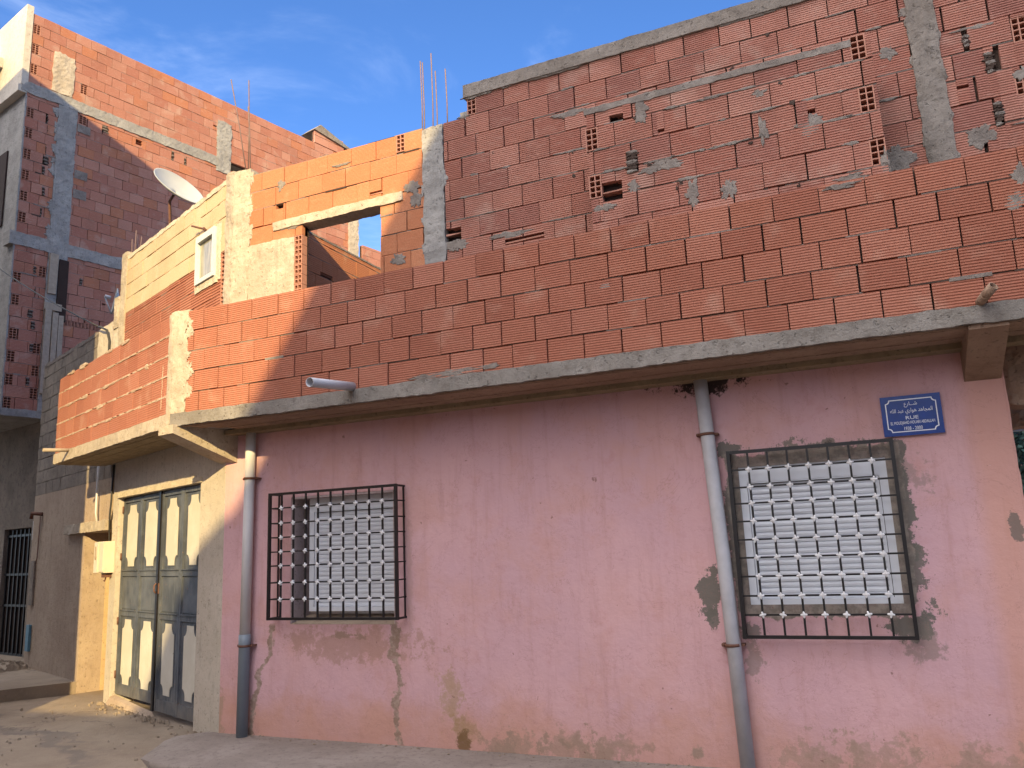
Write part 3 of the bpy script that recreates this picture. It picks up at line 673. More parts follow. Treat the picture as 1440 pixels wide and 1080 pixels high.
def upper():
    F = FM; UM = ['brick_old', 'mortar', 'hollow', 'dark', 'mortar_dark']
    # -- right part: behind the parapet
    mb = MB(); v = []
    def rc(px0, py0, px1, py1):
        a, b = onY(px0, py1, 6.5), onY(px1, py0, 6.5); return (a.x, b.x, a.z, b.z)
    def hd(px, py, w=.10, h=.198):
        p = onY(px, py, 6.5); return (p.x-w/2, p.z-h/2, w, h)
    z0 = ST+.02; ch = .2095
    course = lambda z: z0+ch*math.floor((z-z0)/ch)
    def hc(px, py, w=.10):
        p = onY(px, py, 6.5); return (p.x-w/2, course(p.z), w, ch-.010)
    heads = [hc(663, 148), hc(1434, 42), hc(1438, 112), (onY(1440, 110, 6.5).x, 4.9, .1, .198)]
    voids = [rc(628, 318, 648, 338), rc(1388, 72, 1396, 104), rc(1355, 50, 1361, 66), rc(1401, 142, 1408, 178), rc(1346, 118, 1362, 126), rc(710, 326, 765, 345)]
    brickwork(mb, F, -3.45, .70, z0, 6.015, holes=[(-3.46, -3.2, 5.81, 6.1)], ch=ch, ribs=10, rd=.0055, seed=31, mfrac=.65, heads=heads[:1], voids=[v_ for v_ in voids if v_[1] < .7], gap=.25, jit=.004, vj=(.004, .016))
    brickwork(mb, F, .86, 2.6, z0+.03, 6.03, ch=ch, ribs=10, rd=.0055, seed=33, mfrac=.65, heads=heads[1:3], voids=[v_ for v_ in voids if v_[0] > .8], gap=.25, jit=.005, vj=(.006, .03))
    for k, (px, py, rs, rz) in enumerate(((640, 345, .12, .06), (715, 330, .18, .03), (1440, 100, .06, .05), (1262, 225, .10, .10), (1380, 190, .08, .09), (1250, 75, .06, .05), (800, 160, .16, .025), (1290, 12, .12, .05))):
        p = onY(px, py, 6.5); mb.blob(F, p.x, p.z, rs, rz, .004, 1, seed=k+80, rag=.75, n=44)
    for k in range(64):
        x = random.uniform(-3.4, 2.4)
        if .62 < x < .92: continue
        cz = z0+ch*random.randint(4, 13)-.005
        if k % 3 == 0: mb.blob(F, x, cz+random.uniform(-.05, .01), random.uniform(.008, .02), random.uniform(.008, .022), .0035, 4, seed=k+600, rag=.8, n=16)
        else: mb.blob(F, x, cz, random.uniform(.03, .14), random.uniform(.006, .013), .004, 1, seed=k+600, rag=.8)
    mb.build('upper_wall', UM, H)
    # -- orange sunlit part with the open window hole
    OM = ['brick_orange', 'mortar', 'hollow', 'dark', 'mortar_dark']
    mb = MB(); op = (-5.165, -4.195, 4.2, 5.10)
    brickwork(mb, F, -5.88, -3.69, z0, 5.83, holes=[op, (-5.56, -3.95, 5.09, 5.20), (-5.9, -5.16, 4.0, 4.99)], ch=.2095, ribs=14, rd=.0018, seed=41, mfrac=.6, heads=[(onY(563, 203, 6.5).x-.05, 5.63, .1, .19)],
              voids=[(-5.52, -5.42, 5.34, 5.40), (-4.32, -4.18, 5.23, 5.27)], gap=.35, smear=.12, jit=.004)
    for k, (px, py, rs, rz) in enumerate(((408, 318, .14, .04), (578, 262, .10, .06), (585, 280, .06, .08), (395, 262, .05, .06), (560, 365, .08, .06), (480, 232, .1, .02))):
        p = onY(px, py, 6.5); mb.blob(F, p.x, p.z, rs, rz, .005, 1, seed=k+70, rag=.7, n=44)
    # hollow brick ends lining the left jamb
    for k in range(9): header(mb, F, -5.262, 4.02+.108*k, .098, .104, 2, 2)
    mb.build('upper_wall', OM, H)
    mb = MB(); mb.rough(F, -5.87, -5.262, 4.05, 4.99, -.1, .008, .01, .012, .04, seed=5); mb.build('plaster_patch', 'concrete_warm', H)
    mb = MB(); mb.rough(F, -5.55, -3.93, 5.10, 5.195, -.19, .016, .006, .012, .035, seed=7); mb.build('window_lintel', 'concrete_warm', H)
    # -- columns
    mb = MB(); mb.rough(F, -3.69, -3.46, 3.1, 5.80, -.2, .012, .01, .014, .035, seed=12)
    random.seed(44)
    for k in range(12): mb.blob(F, random.choice((-3.46, -3.69)), random.uniform(3.9, 5.7), random.uniform(.015, .04), random.uniform(.03, .09), .006, 0, seed=k+20, rag=.8)
    mb.build('concrete_column', 'concrete', H)
    mb = MB(); mb.rough(F, .675, .875, 3.1, 6.05, -.2, .02, .010, .014, .025, seed=15)
    for k in range(10): mb.blob(F, .68 if k % 2 else .87, 4.4+.17*k, .022, .05, .008, 0, seed=k+40)
    mb.build('concrete_column', 'coping', H)
    mb = MB(); mb.rough(F, -6.12, -5.87, 3.1, 5.90, -.2, .014, .012, .014, .03, seed=17); mb.rough(FT, -.01, .16, 3.1, 5.93, -.2, .014, .012, .016, .035, seed=19)
    for k in range(9): mb.blob(F, -5.87, random.uniform(4.2, 5.8), random.uniform(.015, .05), random.uniform(.03, .1), .008, 0, seed=k+60, rag=.8)
    mb.build('corner_column', 'concrete_warm', H)
    # -- coping
    mb = MB(); mb.rough(F, -3.215, 2.6, 6.01, 6.142, -.25, .022, .006, .006, .03, seed=23); 
    for k in range(14): mb.blob(F, random.uniform(-3.1, 2.4), 6.012, random.uniform(.06, .22), random.uniform(.01, .025), .012, 0, seed=k+200)
    mb.build('coping', 'coping', H)
    # -- brick breast standing forward of the upper wall
    B = main(5.955); mb = MB(); zb = 4.02
    hs = []; cb = lambda z: zb+.2095*math.floor((z-zb)/.2095)
    for px, py in ((1209, 73), (1222, 147), (1238, 222), (834, 206), (839, 271)):
        p = onY(px, py, 5.955); hs.append((p.x-.06, cb(p.z), .105, .199))
    for px, py in ((889, 225), (1140, 159)):
        pass
    vs = []
    for a in ((857, 158, 876, 172), (882, 210, 896, 245), (925, 180, 934, 186), (1136, 152, 1146, 160), (848, 252, 874, 284)):
        p, q = onY(a[0], a[3], 5.955), onY(a[2], a[1], 5.955); vs.append((p.x, q.x, p.z, q.z))
    brickwork(mb, B, -1.815, .372, zb, 5.19, ch=.2095, pitch=.318, ribs=10, rd=.0055, seed=53, mfrac=.65, heads=hs, voids=vs, gap=.15, jit=.006, vj=(.003, .013), thick=.5)
    for k, (px, py, rs, rz) in enumerate(((900, 155, .06, .09), (930, 232, .17, .05), (912, 240, .08, .03), (1072, 185, .035, .10), (1140, 176, .08, .07), (974, 275, .05, .09), (1025, 265, .06, .09), (1068, 131, .05, .03), (890, 262, .05, .05), (1200, 250, .14, .035), (850, 292, .09, .03), (1245, 232, .03, .10))):
        p = onY(px, py, 5.955); mb.blob(B, p.x, p.z, rs, rz, .003, 1, seed=k+90, rag=.8, n=44)
    mb.rough(B, -1.83, .24, 5.185, 5.24, -.5, .006, .006, .010, .025, 1, seed=31)
    for k in range(38):
        x = random.uniform(-1.75, .33); cz = zb+.2095*random.randint(1, 5)-.005
        if k % 3 == 0: mb.blob(B, x, cz+random.uniform(-.06, .01), random.uniform(.008, .02), random.uniform(.008, .022), .0035, 4, seed=k+700, rag=.8, n=16)
        else: mb.blob(B, x, cz, random.uniform(.03, .14), random.uniform(.006, .014), .004, 1, seed=k+700, rag=.8)
    mb.build('brick_breast', UM, H)
    # -- turned side: mortar-washed bricks above, raw red course below
    mb = MB(); wn = (.36, .90, 4.80, 5.40)
    brickwork(mb, FT, .34, 3.40, 5.045, 5.86, holes=[wn], ch=.205, pitch=.31, ribs=0, seed=61, gap=.3, recess=(.016, .004), jit=.006, vj=(.004, .012))
    brickwork(mb, FT, .16, .34, 5.045, 5.86, holes=[wn], ch=.205, pitch=.31, ribs=0, seed=62, gap=.3)
    mb.rough(FT, .15, 3.32, 5.83, 5.885, -.12, .006, .008, .022, .04, 1, seed=301)
    mb.build('upper_wall', ['brick_cream', 'mortar_pale', 'hollow', 'dark', 'mortar_dark'], H)
    mb = MB(); brickwork(mb, FT, .16, 3.40, 3.1, 5.04, holes=[wn, (.16, .26, 4.3, 5.05)], ch=.2095, pitch=.305, ribs=6, rd=.007, seed=63, gap=.5, jit=.003)
    for k in range(7): header(mb, FT, .165, 4.32+.103*k, .09, .10, 1, 2)
    mb.build('upper_wall', ['brick_new', 'mortar', 'hollow', 'dark', 'mortar_dark'], H)
    mb = MB(); mb.rough(FT, 3.26, 3.46, 3.1, 5.95, -.25, .02, .01, .014, .04, seed=66); mb.build('corner_column', 'concrete_warm', H)
    # small tilted window
    root = bpy.data.objects.new('window', None); COL.objects.link(root); root.parent = H; root.location = FT(.6, 0, 4.8)-H.location; root['label'] = 'small pale framed window in cream wall'
    mb = MB(); a, b, c, d = wn; a += .03; b -= .01; c += .01; t = .05
    for q in ((a, a+t, c, d), (b-t, b, c, d), (a+t, b-t, c, c+t), (a+t, b-t, d-t-.03, d)): mb.box(FT, q[0], q[1], -.06, .035, q[2], q[3])
    mb.build('frame', 'frame_grey', root)
    mb = MB(); mb.box(FT, a+t, b-t, -.04, -.005, c+t, d-t-.03); mb.build('pane', 'pane', root)
    mb = MB(); mb.rough(FT, a-.05, b+.05, c-.09, c-.005, -.05, .014, .006, .01, .03, seed=71); mb.rough(FT, .27, a-.01, c-.06, d+.02, -.05, .006, .004, .01, .03, seed=72); mb.build('sill', 'mortar_pale', root)
    mb = MB(); mb.tube([FT(.70, -.02, d+.06), FT(.86, .10, d+.13)], .012, 6); mb.tube([FT(.66, .0, d+.02), FT(.70, .03, d+.07), FT(.64, .04, d+.03)], .018, 6); mb.build('iron_peg', 'rust', H)
    # -- interior wall seen through the hole
    FI = Fr((-5.8, 6.7), (0, 1), (1, 0)); mb = MB()
    brickwork(mb, FI, .02, 5.5, ST+.02, 5.46, ch=.2095, ribs=8, seed=81, gap=.2, voids=[(.95, 1.2, 5.0, 5.04)])
    mb.rough(FI, .0, 5.5, 5.455, 5.48, -.1, .006, .004, .008, .06, 1, seed=82)
    mb.build('room_wall', OM, H)
    mb = MB(); mb.prism([(-5.8, 6.75, 3.05), (-3.4, 6.75, 3.05), (-3.4, 12, 3.05), (-5.8, 12, 3.05)], [(-5.8, 6.75, 3.12), (-3.4, 6.75, 3.12), (-3.4, 12, 3.12), (-5.8, 12, 3.12)]); mb.build('room_floor', 'concrete', H)
    mb = MB(); mb.prism([(-3.4, 6.78, 5.9), (2.6, 6.78, 5.9), (2.6, 9, 5.9), (.9, 9, 5.9), (.9, 12, 5.9), (-3.4, 12, 5.9)], [(-3.4, 6.78, 6.05), (2.6, 6.78, 6.05), (2.6, 9, 6.05), (.9, 9, 6.05), (.9, 12, 6.05), (-3.4, 12, 6.05)]); mb.box(main(12), -3.4, .58, -.2, 0, 0, 5.9); mb.build('roof_slab', 'concrete', H)
    # starter bars
    for px, py0, py1, dx in ((594, 200, 88, -.06), (606, 196, 75, -.03), (612, 196, 100, .0), (626, 178, 97, .03), (591, 195, 86, -.02)):
        a = onY(px+3, py0, 6.6); b = onY(px, py1, 6.6); a.z -= .15; mb = MB(); mb.tube([a, a*.5+b*.5+Vector((.008, 0, 0)), b], .0065, 6); mb.build('rebar', 'rebar', H)
upper()

# ---- meter box, sign, cables
for p0, p1 in (((346, 240), (325, 112)), ((349, 240), (350, 113)), ((352, 240), (349, 150))):
    a, b = onY(*p0, 6.75), onY(*p1, 6.75); mb = MB(); mb.tube([a, a.lerp(b, .5)+Vector((.01, 0, 0)), b], .0065, 6); mb.build('rebar', 'rebar', H)
for k in range(4):
    a = FT(3.30-.05*k, -.06-.05*(k % 2), 5.8); mb = MB(); mb.tube([a, a+Vector((.012*(k-1), 0, .36+.05*(k % 3)))], .0065, 6); mb.build('rebar', 'rebar', H)
def meter():
    o = thing('meter_box', 'beige wall meter box with brown slot beside the garage door', 'meter box', FT(3.40, .02, 1.66))
    F = FT; mb = MB(); s0, s1, z0, z1 = 3.20, 3.52, 1.55, 1.95
    mb.box(F, s0, s1, .0, .12, z0, z1); mb.build('box_body', 'meter', o)
    mb = MB(); mb.box(F, s0+.012, s1-.16, .12, .135, z0+.015, z1-.015); mb.build('door', 'meter', o)
    mb = MB(); mb.box(F, s1-.145, s1-.012, .12, .150, z0+.005, z1-.005); mb.build('cover', 'meter', o)
    mb = MB(); mb.box(F, s1-.10, s1-.055, .150, .156, z0+.2, z1-.06); mb.tube([F(s1-.08, .15, z0+.2), F(s1-.08, .158, z0+.2)], .03, 14); mb.build('slot', 'tan', o)
    mb = MB(); mb.box(F, s0+.06, s0+.2, 0, .08, z0-.06, z0-.002); mb.tube([F(s0+.15, .04, z0-.06), F(s0+.16, .05, z0-.11), F(s0+.19, .05, z0-.10)], .008, 6); mb.build('cable_entry', 'rust', o)
meter()
def text_mesh(name, body, size, loc, width, parent, ext=.0012, hh=None):
    cu = bpy.data.curves.new(name, 'FONT'); cu.body = body; cu.size = size; cu.align_x = 'CENTER'; cu.extrude = ext; cu.resolution_u = 3
    t = bpy.data.objects.new(name, cu); COL.objects.link(t); bpy.context.view_layer.update()
    me = bpy.data.meshes.new_from_object(t.evaluated_get(bpy.context.evaluated_depsgraph_get()))
    bpy.data.objects.remove(t); bpy.data.curves.remove(cu)
    xs = [v.co.x for v in me.vertices]; ys = [v.co.y for v in me.vertices]
    k = width/(max(xs)-min(xs)); kh = hh/(max(ys)-min(ys)) if hh else k; mx = (max(xs)+min(xs))/2; my = (max(ys)+min(ys))/2
    for v in me.vertices: v.co = Vector(((v.co.x-mx)*k, -v.co.z, (v.co.y-my)*kh))
    me.materials.clear(); me.materials.append(M['letter'])
    o = bpy.data.objects.new(name, me); COL.objects.link(o); o.parent = parent; o.location = loc - parent.location
    return o
def sign():
    Y = 6.47; q = [onY(*p, Y) for p in ((1237.5, 560), (1320.5, 551), (1330, 608), (1243, 615))]
    c = sum(q, Vector())/4; w = (q[1].x+q[2].x-q[0].x-q[3].x)/2; h = (q[0].z+q[1].z-q[2].z-q[3].z)/2
    o = thing('street_sign', 'blue enamel street name sign with white Arabic and French lettering on pink wall', 'sign', c)
    F = main(Y); mb = MB(); mb.box(F, c.x-w/2, c.x+w/2, -.006, 0, c.z-h/2, c.z+h/2); mb.box(F, c.x-w/2+.02, c.x+w/2-.02, -.034, -.0065, c.z-.02, c.z+.02); mb.build('plate', 'blue_plate', o)
    iw, ih, k = w/2-.030, h/2-.026, .026
    pts = []
    for sx, sz in ((1, 1), (1, -1), (-1, -1), (-1, 1)):
        cx, cz = sx*iw, sz*ih
        arc = [(cx-sx*k*math.cos(R(a)), cz-sz*k*math.sin(R(a))) for a in (0, 30, 60, 90)]
        arc = [(cx, cz-sz*k)]+[(cx-sx*k*math.sin(R(a))*1, cz-sz*k*math.cos(R(a))) for a in (25, 45, 65)]+[(cx-sx*k, cz)]
        if (sx, sz) in ((1, 1), (-1, -1)): arc = arc[::-1]
        pts += arc
    mb = MB(); n = len(pts); t = .0045
    i = mb.add([F(c.x+x*f, d, c.z+z*g) for x, z in pts for f, g, d in ((1, 1, .0015), (1-t*1.6/iw, 1-t*1.6/ih, .0015))])
    for q_ in range(n): a, b = i+2*q_, i+2*((q_+1) % n); mb.face([a, b, b+1, a+1])
    mb.build('border', 'letter', o)
    P = lambda dz: Vector((c.x, Y-.0015, c.z+h*dz))
    # presentation forms, visual (reversed) order
    l1 = '\ufea1\u0640\u0640\u0640\u0639'
    def vis(s): return s[::-1]
    shari = '\ufeb7\u0640\u0640\ufe8e\ufead\ufec9'
    name = '\ufe8d\ufedf\ufee4\ufea0\ufe8e\ufeeb\ufeaa \ufeeb\ufeee\ufe8d\ufead\ufef1 \ufecb\ufe92\ufeaa \ufe8d\ufedf\ufee0\ufeea'
    text_mesh('lettering', vis(shari), .05, P(.27)+Vector((.0, 0, 0)), w*.22, o)
    text_mesh('lettering', vis(name), .05, P(.10), w*.70, o, hh=h*.155)
    text_mesh('lettering', 'RUE', .05, P(-.06), w*.21, o, hh=h*.085)
    text_mesh('lettering', 'EL MOUDJAHID HOUARI ABDALLAH', .05, P(-.19), w*.73, o, hh=h*.10)
    text_mesh('lettering', '1938 - 2000', .05, P(-.325), w*.30, o, hh=h*.085)
sign()

def cables():
    F = FT
    o = MB(); pts = [onY(0, 360, 8.6)]
    d = ray(-60, 330); d = d*(-15.5/d.x); a = Vector((d.x, d.y, d.z+CZ)); b = FT(4.1, .08, 5.03)
    n = 24; P = [a.lerp(b, k/n)-Vector((0, 0, .12*math.sin(math.pi*k/n))) for k in range(n+1)]
    o.tube(P, .011, 6); o.tube([b, FT(3.98, .09, 5.0), FT(3.82, .05, 4.92), FT(3.76, .03, 4.75), FT(3.76, .03, 4.2)], .016, 8)
    tag(o.build('power_cable', 'cable'), 'black overhead cable sagging across to the low block wall behind the parapet', 'cable')
    o = MB(); o.tube([FT(3.30, .03, 2.95), FT(3.33, .03, 2.6), FT(3.31, .035, 2.5), FT(3.36, .03, 2.3), FT(3.33, .03, 1.96)], .012, 6)
    tag(o.build('wall_cable', 'cable'), 'thin cable hanging down the wall into the beige meter box', 'cable')
    o = MB(); o.tube([FT(3.86, .05, 3.4), FT(3.86, .05, 2.35), FT(3.84, .03, 2.2)], .014, 8); tag(o.build('conduit', 'pipe'), 'pale conduit running down under the balcony left of the garage door', 'conduit')
cables()

# ================================================================= NEIGHBOUR (low)
def neighbour():
    o = thing('low_house', 'low tan plastered house with blocked doorway between the pink and the tall house', 'house', FT(5.6, 0, 0))
    mb = MB(); mb.box(FT, 4.42, 7.12, -.3, 0, -.2, 2.80); mb.box(FT, 3.42, 4.42, -.3, -.001, 2.24, 2.80); mb.build('plaster_wall', 'tan', o)
    mb = MB(); mb.box(FT, 4.42, 4.60, -.9, -.30, -.2, 2.80); mb.box(FT, 3.34, 4.42, -1.0, -.8, -.2, 2.8); mb.build('doorway_infill', 'bounce_lit', o)
    mb = MB(); brickwork(mb, FT, 3.47, 7.12, 2.80, 5.0, ch=.2, pitch=.4, ribs=0, seed=91, gap=.3, vj=(.004, .02), mats=(0, 1)); 
    mb.rough(FT, 4.3, 7.1, 4.97, 5.03, -.12, .006, .008, .025, .05, 1, seed=401)
    mb.build('block_wall', ['block', 'mortar', 'hollow', 'dark', 'mortar_dark'], o)
    mb = MB(); mb.rough(FT, 3.47, 4.35, 4.55, 5.04, -.1, .006, .008, .015, .04, seed=93); mb.build('plaster_patch', 'cream', o)
    mb = MB(); mb.rough(FT, 3.38, 5.2, 2.10, 2.235, -.3, .07, .012, .015, .04, seed=94); mb.build('doorway_lintel', 'concrete_warm', o)
    mb = MB(); mb.rough(FT, 3.47, 3.66, 4.9, 5.35, -.2, .03, .012, .02, .04, seed=95); mb.build('pier', 'concrete_warm', o)
    mb = MB(); a = FT(4.42, 0, 0)
    pl = [(a.x, a.y), (a.x-.75, a.y-1.15), (-20, a.y-.2), (-20, 12), (a.x, 12)]
    mb.prism([(x, y, -.1) for x, y in pl], [(x, y, .10) for x, y in pl]); mb.build('door_step', 'ground', o)
    mb = MB(); mb.box(FT, 6.78, 6.98, .002, .03, 1.05, 1.75); mb.build('shutter_plate', 'block', o)
    mb = MB(); mb.box(FT, 6.78, 6.95, .002, .04, .35, .75); mb.build('meter_door', 'blue_paint', o)
    mb = MB(); mb.tube([FT(6.60, .0, 2.48), FT(6.75, .12, 2.50), FT(6.78, .12, 2.42)], .03, 8); mb.tube([FT(6.65, .02, 2.45), FT(6.68, .02, 1.8), FT(6.72, .02, 1.7)], .008, 6); mb.build('pipe_stub', 'rust', o)
    mb = MB(); mb.box(FT, 3.4, 7.1, -4.5, -.31, 2.9, 3.1); mb.build('roof', 'concrete', o)
neighbour()

# ================================================================= TALL HOUSE
def tall():
    c0 = F7(sy7(9.08), 0, 0)
    o = thing('tall_brick_house', 'tall unfinished red brick house with grey concrete frame at left', 'house', (c0.x, c0.y, 0))
    TM = ['brick_far', 'mortar', 'hollow', 'dark', 'mortar_dark']; F = F7; S = sy7
    c1, c2 = S(9.66), S(10.0)
    mb = MB(); e = S(9.10)
    hz = [4.42+.209*k for k in range(28)]
    def hd(z): return (e+.02, z, .13, .199)
    # storey below the floor beam
    hs = [(e+.02, 4.39+.209*k, .13, .199) for k in (0, 2, 4, 6, 9, 11, 13)]; hs = [h for h in hs if h[1] < 7.1]
    hs2 = [(c1-.14, 4.39+.209*k, .13, .199) for k in (1, 3, 5, 12)]; rnd = random.Random(5)
    vs = [(e+.3+.1*rnd.random(), e+.33+.12*rnd.random(), 4.39+.209*k+.03, 4.39+.209*k+.17) for k in (2, 5, 7, 8, 10, 12)]
    hl = [(a, z, w, h) for a, z, w, h in hs]
    brickwork(mb, F, e, c1, 4.39, 7.40, ribs=8, rd=.003, seed=101, mfrac=.5, heads=[(a, z, w, h) for a, z, w, h in hs+hs2], voids=vs, gap=.1, jit=.006, smear=.1)
    brickwork(mb, F, c2, S(13.2), 4.6, 7.40, ribs=8, rd=.003, seed=103, mfrac=.5, gap=.2, jit=.004, heads=[(c2+.02+.13*k, 6.06, .12, .11) for k in range(6)], voids=[(c2+.25, c2+.3, 6.9, 7.03), (c2+.7, c2+.77, 6.6, 6.64)])
    # storey above
    hs = [(e+.02, 7.64+.209*k, .13, .199) for k in (1, 3, 5, 7, 9, 11, 13)]; hs = [h for h in hs if h[1] < 10.2]
    vs = [(e+.36+.05*rnd.random(), e+.39+.08*rnd.random(), 7.64+.209*k+.02, 7.64+.209*k+.17) for k in (2, 4, 6, 7, 8, 10, 11)]
    brickwork(mb, F, e, c1, 7.64, 10.42, ribs=8, rd=.003, seed=105, mfrac=.5, heads=hs, voids=vs, gap=.12, jit=.006, smear=.12)
    vs = [(c2+.5, c2+.62, 10.2, 10.33), (c2+1.2, c2+1.34, 10.2, 10.32), (c2+2.0, c2+2.05, 10.15, 10.36), (c2+2.3, c2+2.34, 10.15, 10.3)]
    brickwork(mb, F, c2, S(17.0), 7.64, 10.42, ribs=8, rd=.003, seed=107, mfrac=.5, heads=[(c2+.04, 10.19, .15, .19)], voids=vs, gap=.15, jit=.004)
    # top
    hs = [(e+.02, 10.64+.209*k, .13, .199) for k in (1, 3, 5)]+[(e+.45, 10.64+.209, .13, .199), (e+.95, 10.64+.2, .14, .19)]
    brickwork(mb, F, e, S(17.0), 10.64, 12.10, ribs=8, rd=.003, seed=109, mfrac=.5, heads=hs, gap=.2, jit=.004, voids=[(S(13.0), S(13.06), 10.9, 11.1), (S(12.9), S(13.0), 11.35, 11.39)])
    brickwork(mb, F, S(17.35), S(19.5), 7.6, 9.75, ribs=8, rd=.003, seed=111, mfrac=.5, gap=.2)
    # cement-grey odd bricks
    for k, (px, py) in enumerate(((117, 178), (112, 261), (110, 290))):
        mb.box(F, c2+.02, c2+.27, .004, .009, 10.0-.0 if k == 0 else (9.03 if k == 1 else 8.62), 10.17 if k == 0 else (9.2 if k == 1 else 8.8), 1, .004)
    mb.build('side_wall', TM, o)
    mb = MB()
    mb.rough(F, c1, c2, 4.3, 10.45, -.2, .02, .010, .02, .05, seed=120)
    for k in range(16): mb.blob(F, c1+random.uniform(-.03, .02), random.uniform(7.7, 10.3), random.uniform(.03, .08), random.uniform(.04, .12), .012, 0, seed=k+500, rag=.8)
    mb.build('concrete_column', 'concrete', o)
    mb = MB(); mb.rough(F, S(13.0), S(13.36), 10.3, 11.55, -.2, .025, .012, .03, .05, seed=121); mb.build('concrete_column', 'concrete', o)
    mb = MB(); mb.rough(F, e+.42, e+.82, 10.66, 11.5, -.2, .02, .012, .03, .05, seed=122); mb.build('concrete_column', 'concrete_warm', o)
    mb = MB(); mb.rough(F, S(16.85), S(17.2), 7.6, 10.75, -.2, .02, .012, .02, .05, seed=123); mb.build('concrete_column', 'concrete_warm', o)
    mb = MB(); mb.rough(F, S(9.0), S(13.2), 7.40, 7.64, -.25, .02, .012, .02, .05, seed=124); mb.build('floor_beam', 'concrete', o)
    mb = MB(); mb.rough(F, S(9.0), S(13.2), 10.42, 10.64, -.25, .02, .012, .02, .05, seed=125); mb.build('floor_beam', 'concrete', o)
    mb = MB(); mb.rough(F, S(9.05), S(9.9), 4.26, 4.39, -3, .015, .01, .012, .05, seed=126); mb.build('cantilever_slab', 'concrete', o)
    # formwork boards left on the lower column
    for k, (a, b, z0, z1, m) in enumerate(((c1+.02, c1+.17, 6.6, 7.38, 'wood'), (c1+.19, c1+.36, 6.1, 7.30, 'dark'), (c1-.02, c1+.28, 6.28, 6.42, 'wood'), (c1, c1+.11, 4.7, 6.3, 'wood'), (c1+.125, c1+.22, 4.7, 6.25, 'wood'), (c1+.235, c1+.32, 4.7, 6.2, 'wood'))):
        mb = MB(); mb.box(F, a, b, .03, .055+.008*k, z0, z1, 0, .006); mb.build('formwork_board', m, o)
    # plastered street front
    Ff = Fr((c0.x, c0.y), (-.974, .225), (-.225, -.974))
    mb = MB(); mb.box(Ff, -.0, 9, -.03, .0, 4.3, 10.40); mb.build('front_wall', 'concrete', o)
    mb = MB(); mb.box(Ff, -.02, 9, -.02, .10, 10.55, 12.22); mb.build('front_wall', 'cream', o)
    mb = MB(); mb.box(Ff, .9, 9, .10, .75, 11.25, 11.45); mb.box(Ff, -.01, 9, -.02, .14, 10.40, 10.54); mb.build('front_ledge', 'cream', o)
    for z in (7.9, 5.0):
        mb = MB(); mb.box(Ff, .55, 1.6, -.02, .03, z, z+1.5); mb.build('window', 'dark', o)
    # ground floor, set back under the overhang
    Fg = Fr((-12.75, 9.72), (-.974, .225), (-.225, -.974))
    mb = MB()
    for r in subs((-.3, 7, -.2, 4.28), [(1.18, 2.3, -.3, 2.35)]): mb.box(Fg, r[0], r[1], -.3, 0, r[2], r[3])
    mb.build('ground_floor_wall', 'block', o)  # darker material carries the deep shade under the overhang
    mb = MB(); mb.box(Fg, 1.18, 2.3, -.15, -.08, -.1, 2.35, 0)
    for k in range(7): mb.box(Fg, 1.2+.17*k, 1.225+.17*k, -.08, -.05, -.05, 2.33, 1)
    for z in (.1, .95, 1.5, 2.2): mb.box(Fg, 1.18, 2.3, -.08, -.055, z, z+.04, 1)
    mb.build('door', ['dark', 'iron'], o)
    mb = MB(); mb.box(Fg, .86, 1.06, .002, .03, 2.12, 2.45); mb.build('wall_plaque', 'frame_grey', o)
    mb = MB(); mb.box(Fg, .55, .95, .002, .02, .35, .95); mb.build('painted_patch', 'blue_paint', o)
    mb = MB(); mb.box(F, S(9.85), S(17), -.25, -.13, -.1, 4.6); mb.build('inner_wall', 'block', o); mb = MB(); mb.box(F, S(9.3), S(17), -8, -.3, 12.0, 12.05); mb.build('roof_slab', 'block', o)
    for k in range(2):
        a = F(S(17.05+.1*k), -.05, 10.7); mb = MB(); mb.tube([a, a+Vector((.02*k, .03, .9))], .012, 6); mb.build('rebar', 'rebar', o)
    # heap at the far roof end
    mb = MB(); brickwork(mb, F, S(15.75), S(16.7), 12.12, 12.5, ribs=0, seed=131, gap=.2)
    mb.hexa([F(S(15.7), .05, 12.45), F(S(16.9), .05, 12.30), F(S(16.9), -.5, 12.30), F(S(15.7), -.5, 12.45), F(S(15.9), .05, 12.65), F(S(16.9), .05, 12.36), F(S(16.9), -.5, 12.36), F(S(15.9), -.5, 12.65)], 1)
    mb.build('roof_parapet', TM, o)
tall()

# ================================================================= DISHES
def dish(c, nrm, r, label, arm_to):
    c = Vector(c); n = Vector(nrm).normalized()
    o = thing('satellite_dish', label, 'satellite dish', c, 'satellite dishes')
    u = n.cross(Vector((0, 0, 1))).normalized(); w = n.cross(u); N = 40
    mb = MB(); rings = []
    for f, side in [(1, 0), (.97, 0), (.75, 0), (.5, 0), (.25, 0), (.02, 0)]:
        rings.append(mb.add([c+(u*math.cos(2*math.pi*q/N)*.93+w*math.sin(2*math.pi*q/N))*r*f + n*(r*.28*f*f) for q in range(N)]))
    back = []
    for f in (.02, .5, 1.0):
        back.append(mb.add([c+(u*math.cos(2*math.pi*q/N)*.93+w*math.sin(2*math.pi*q/N))*r*f + n*(r*.28*f*f-.014) for q in range(N)]))
    seq = rings+back
    for i, k in zip(seq, seq[1:]+seq[:1]):
        for q in range(N): mb.face([i+q, i+(q+1) % N, k+(q+1) % N, k+q], 0, True)
    mb.build('reflector', 'dish', o)
    mb = MB(); b = c-n*.02; mb.tube([b, b-n*.15, Vector(arm_to)], .022, 8); mb.build('mount', 'rust', o)
    if r < .3: mb = MB(); tip = c+n*r*.95-w*r*.2; mb.tube([c+w*r*1.0+n*r*.26, tip], .012, 6); mb.tube([tip, tip-n*.09], .03, 10); mb.build('feed_arm', 'pipe_grey', o)
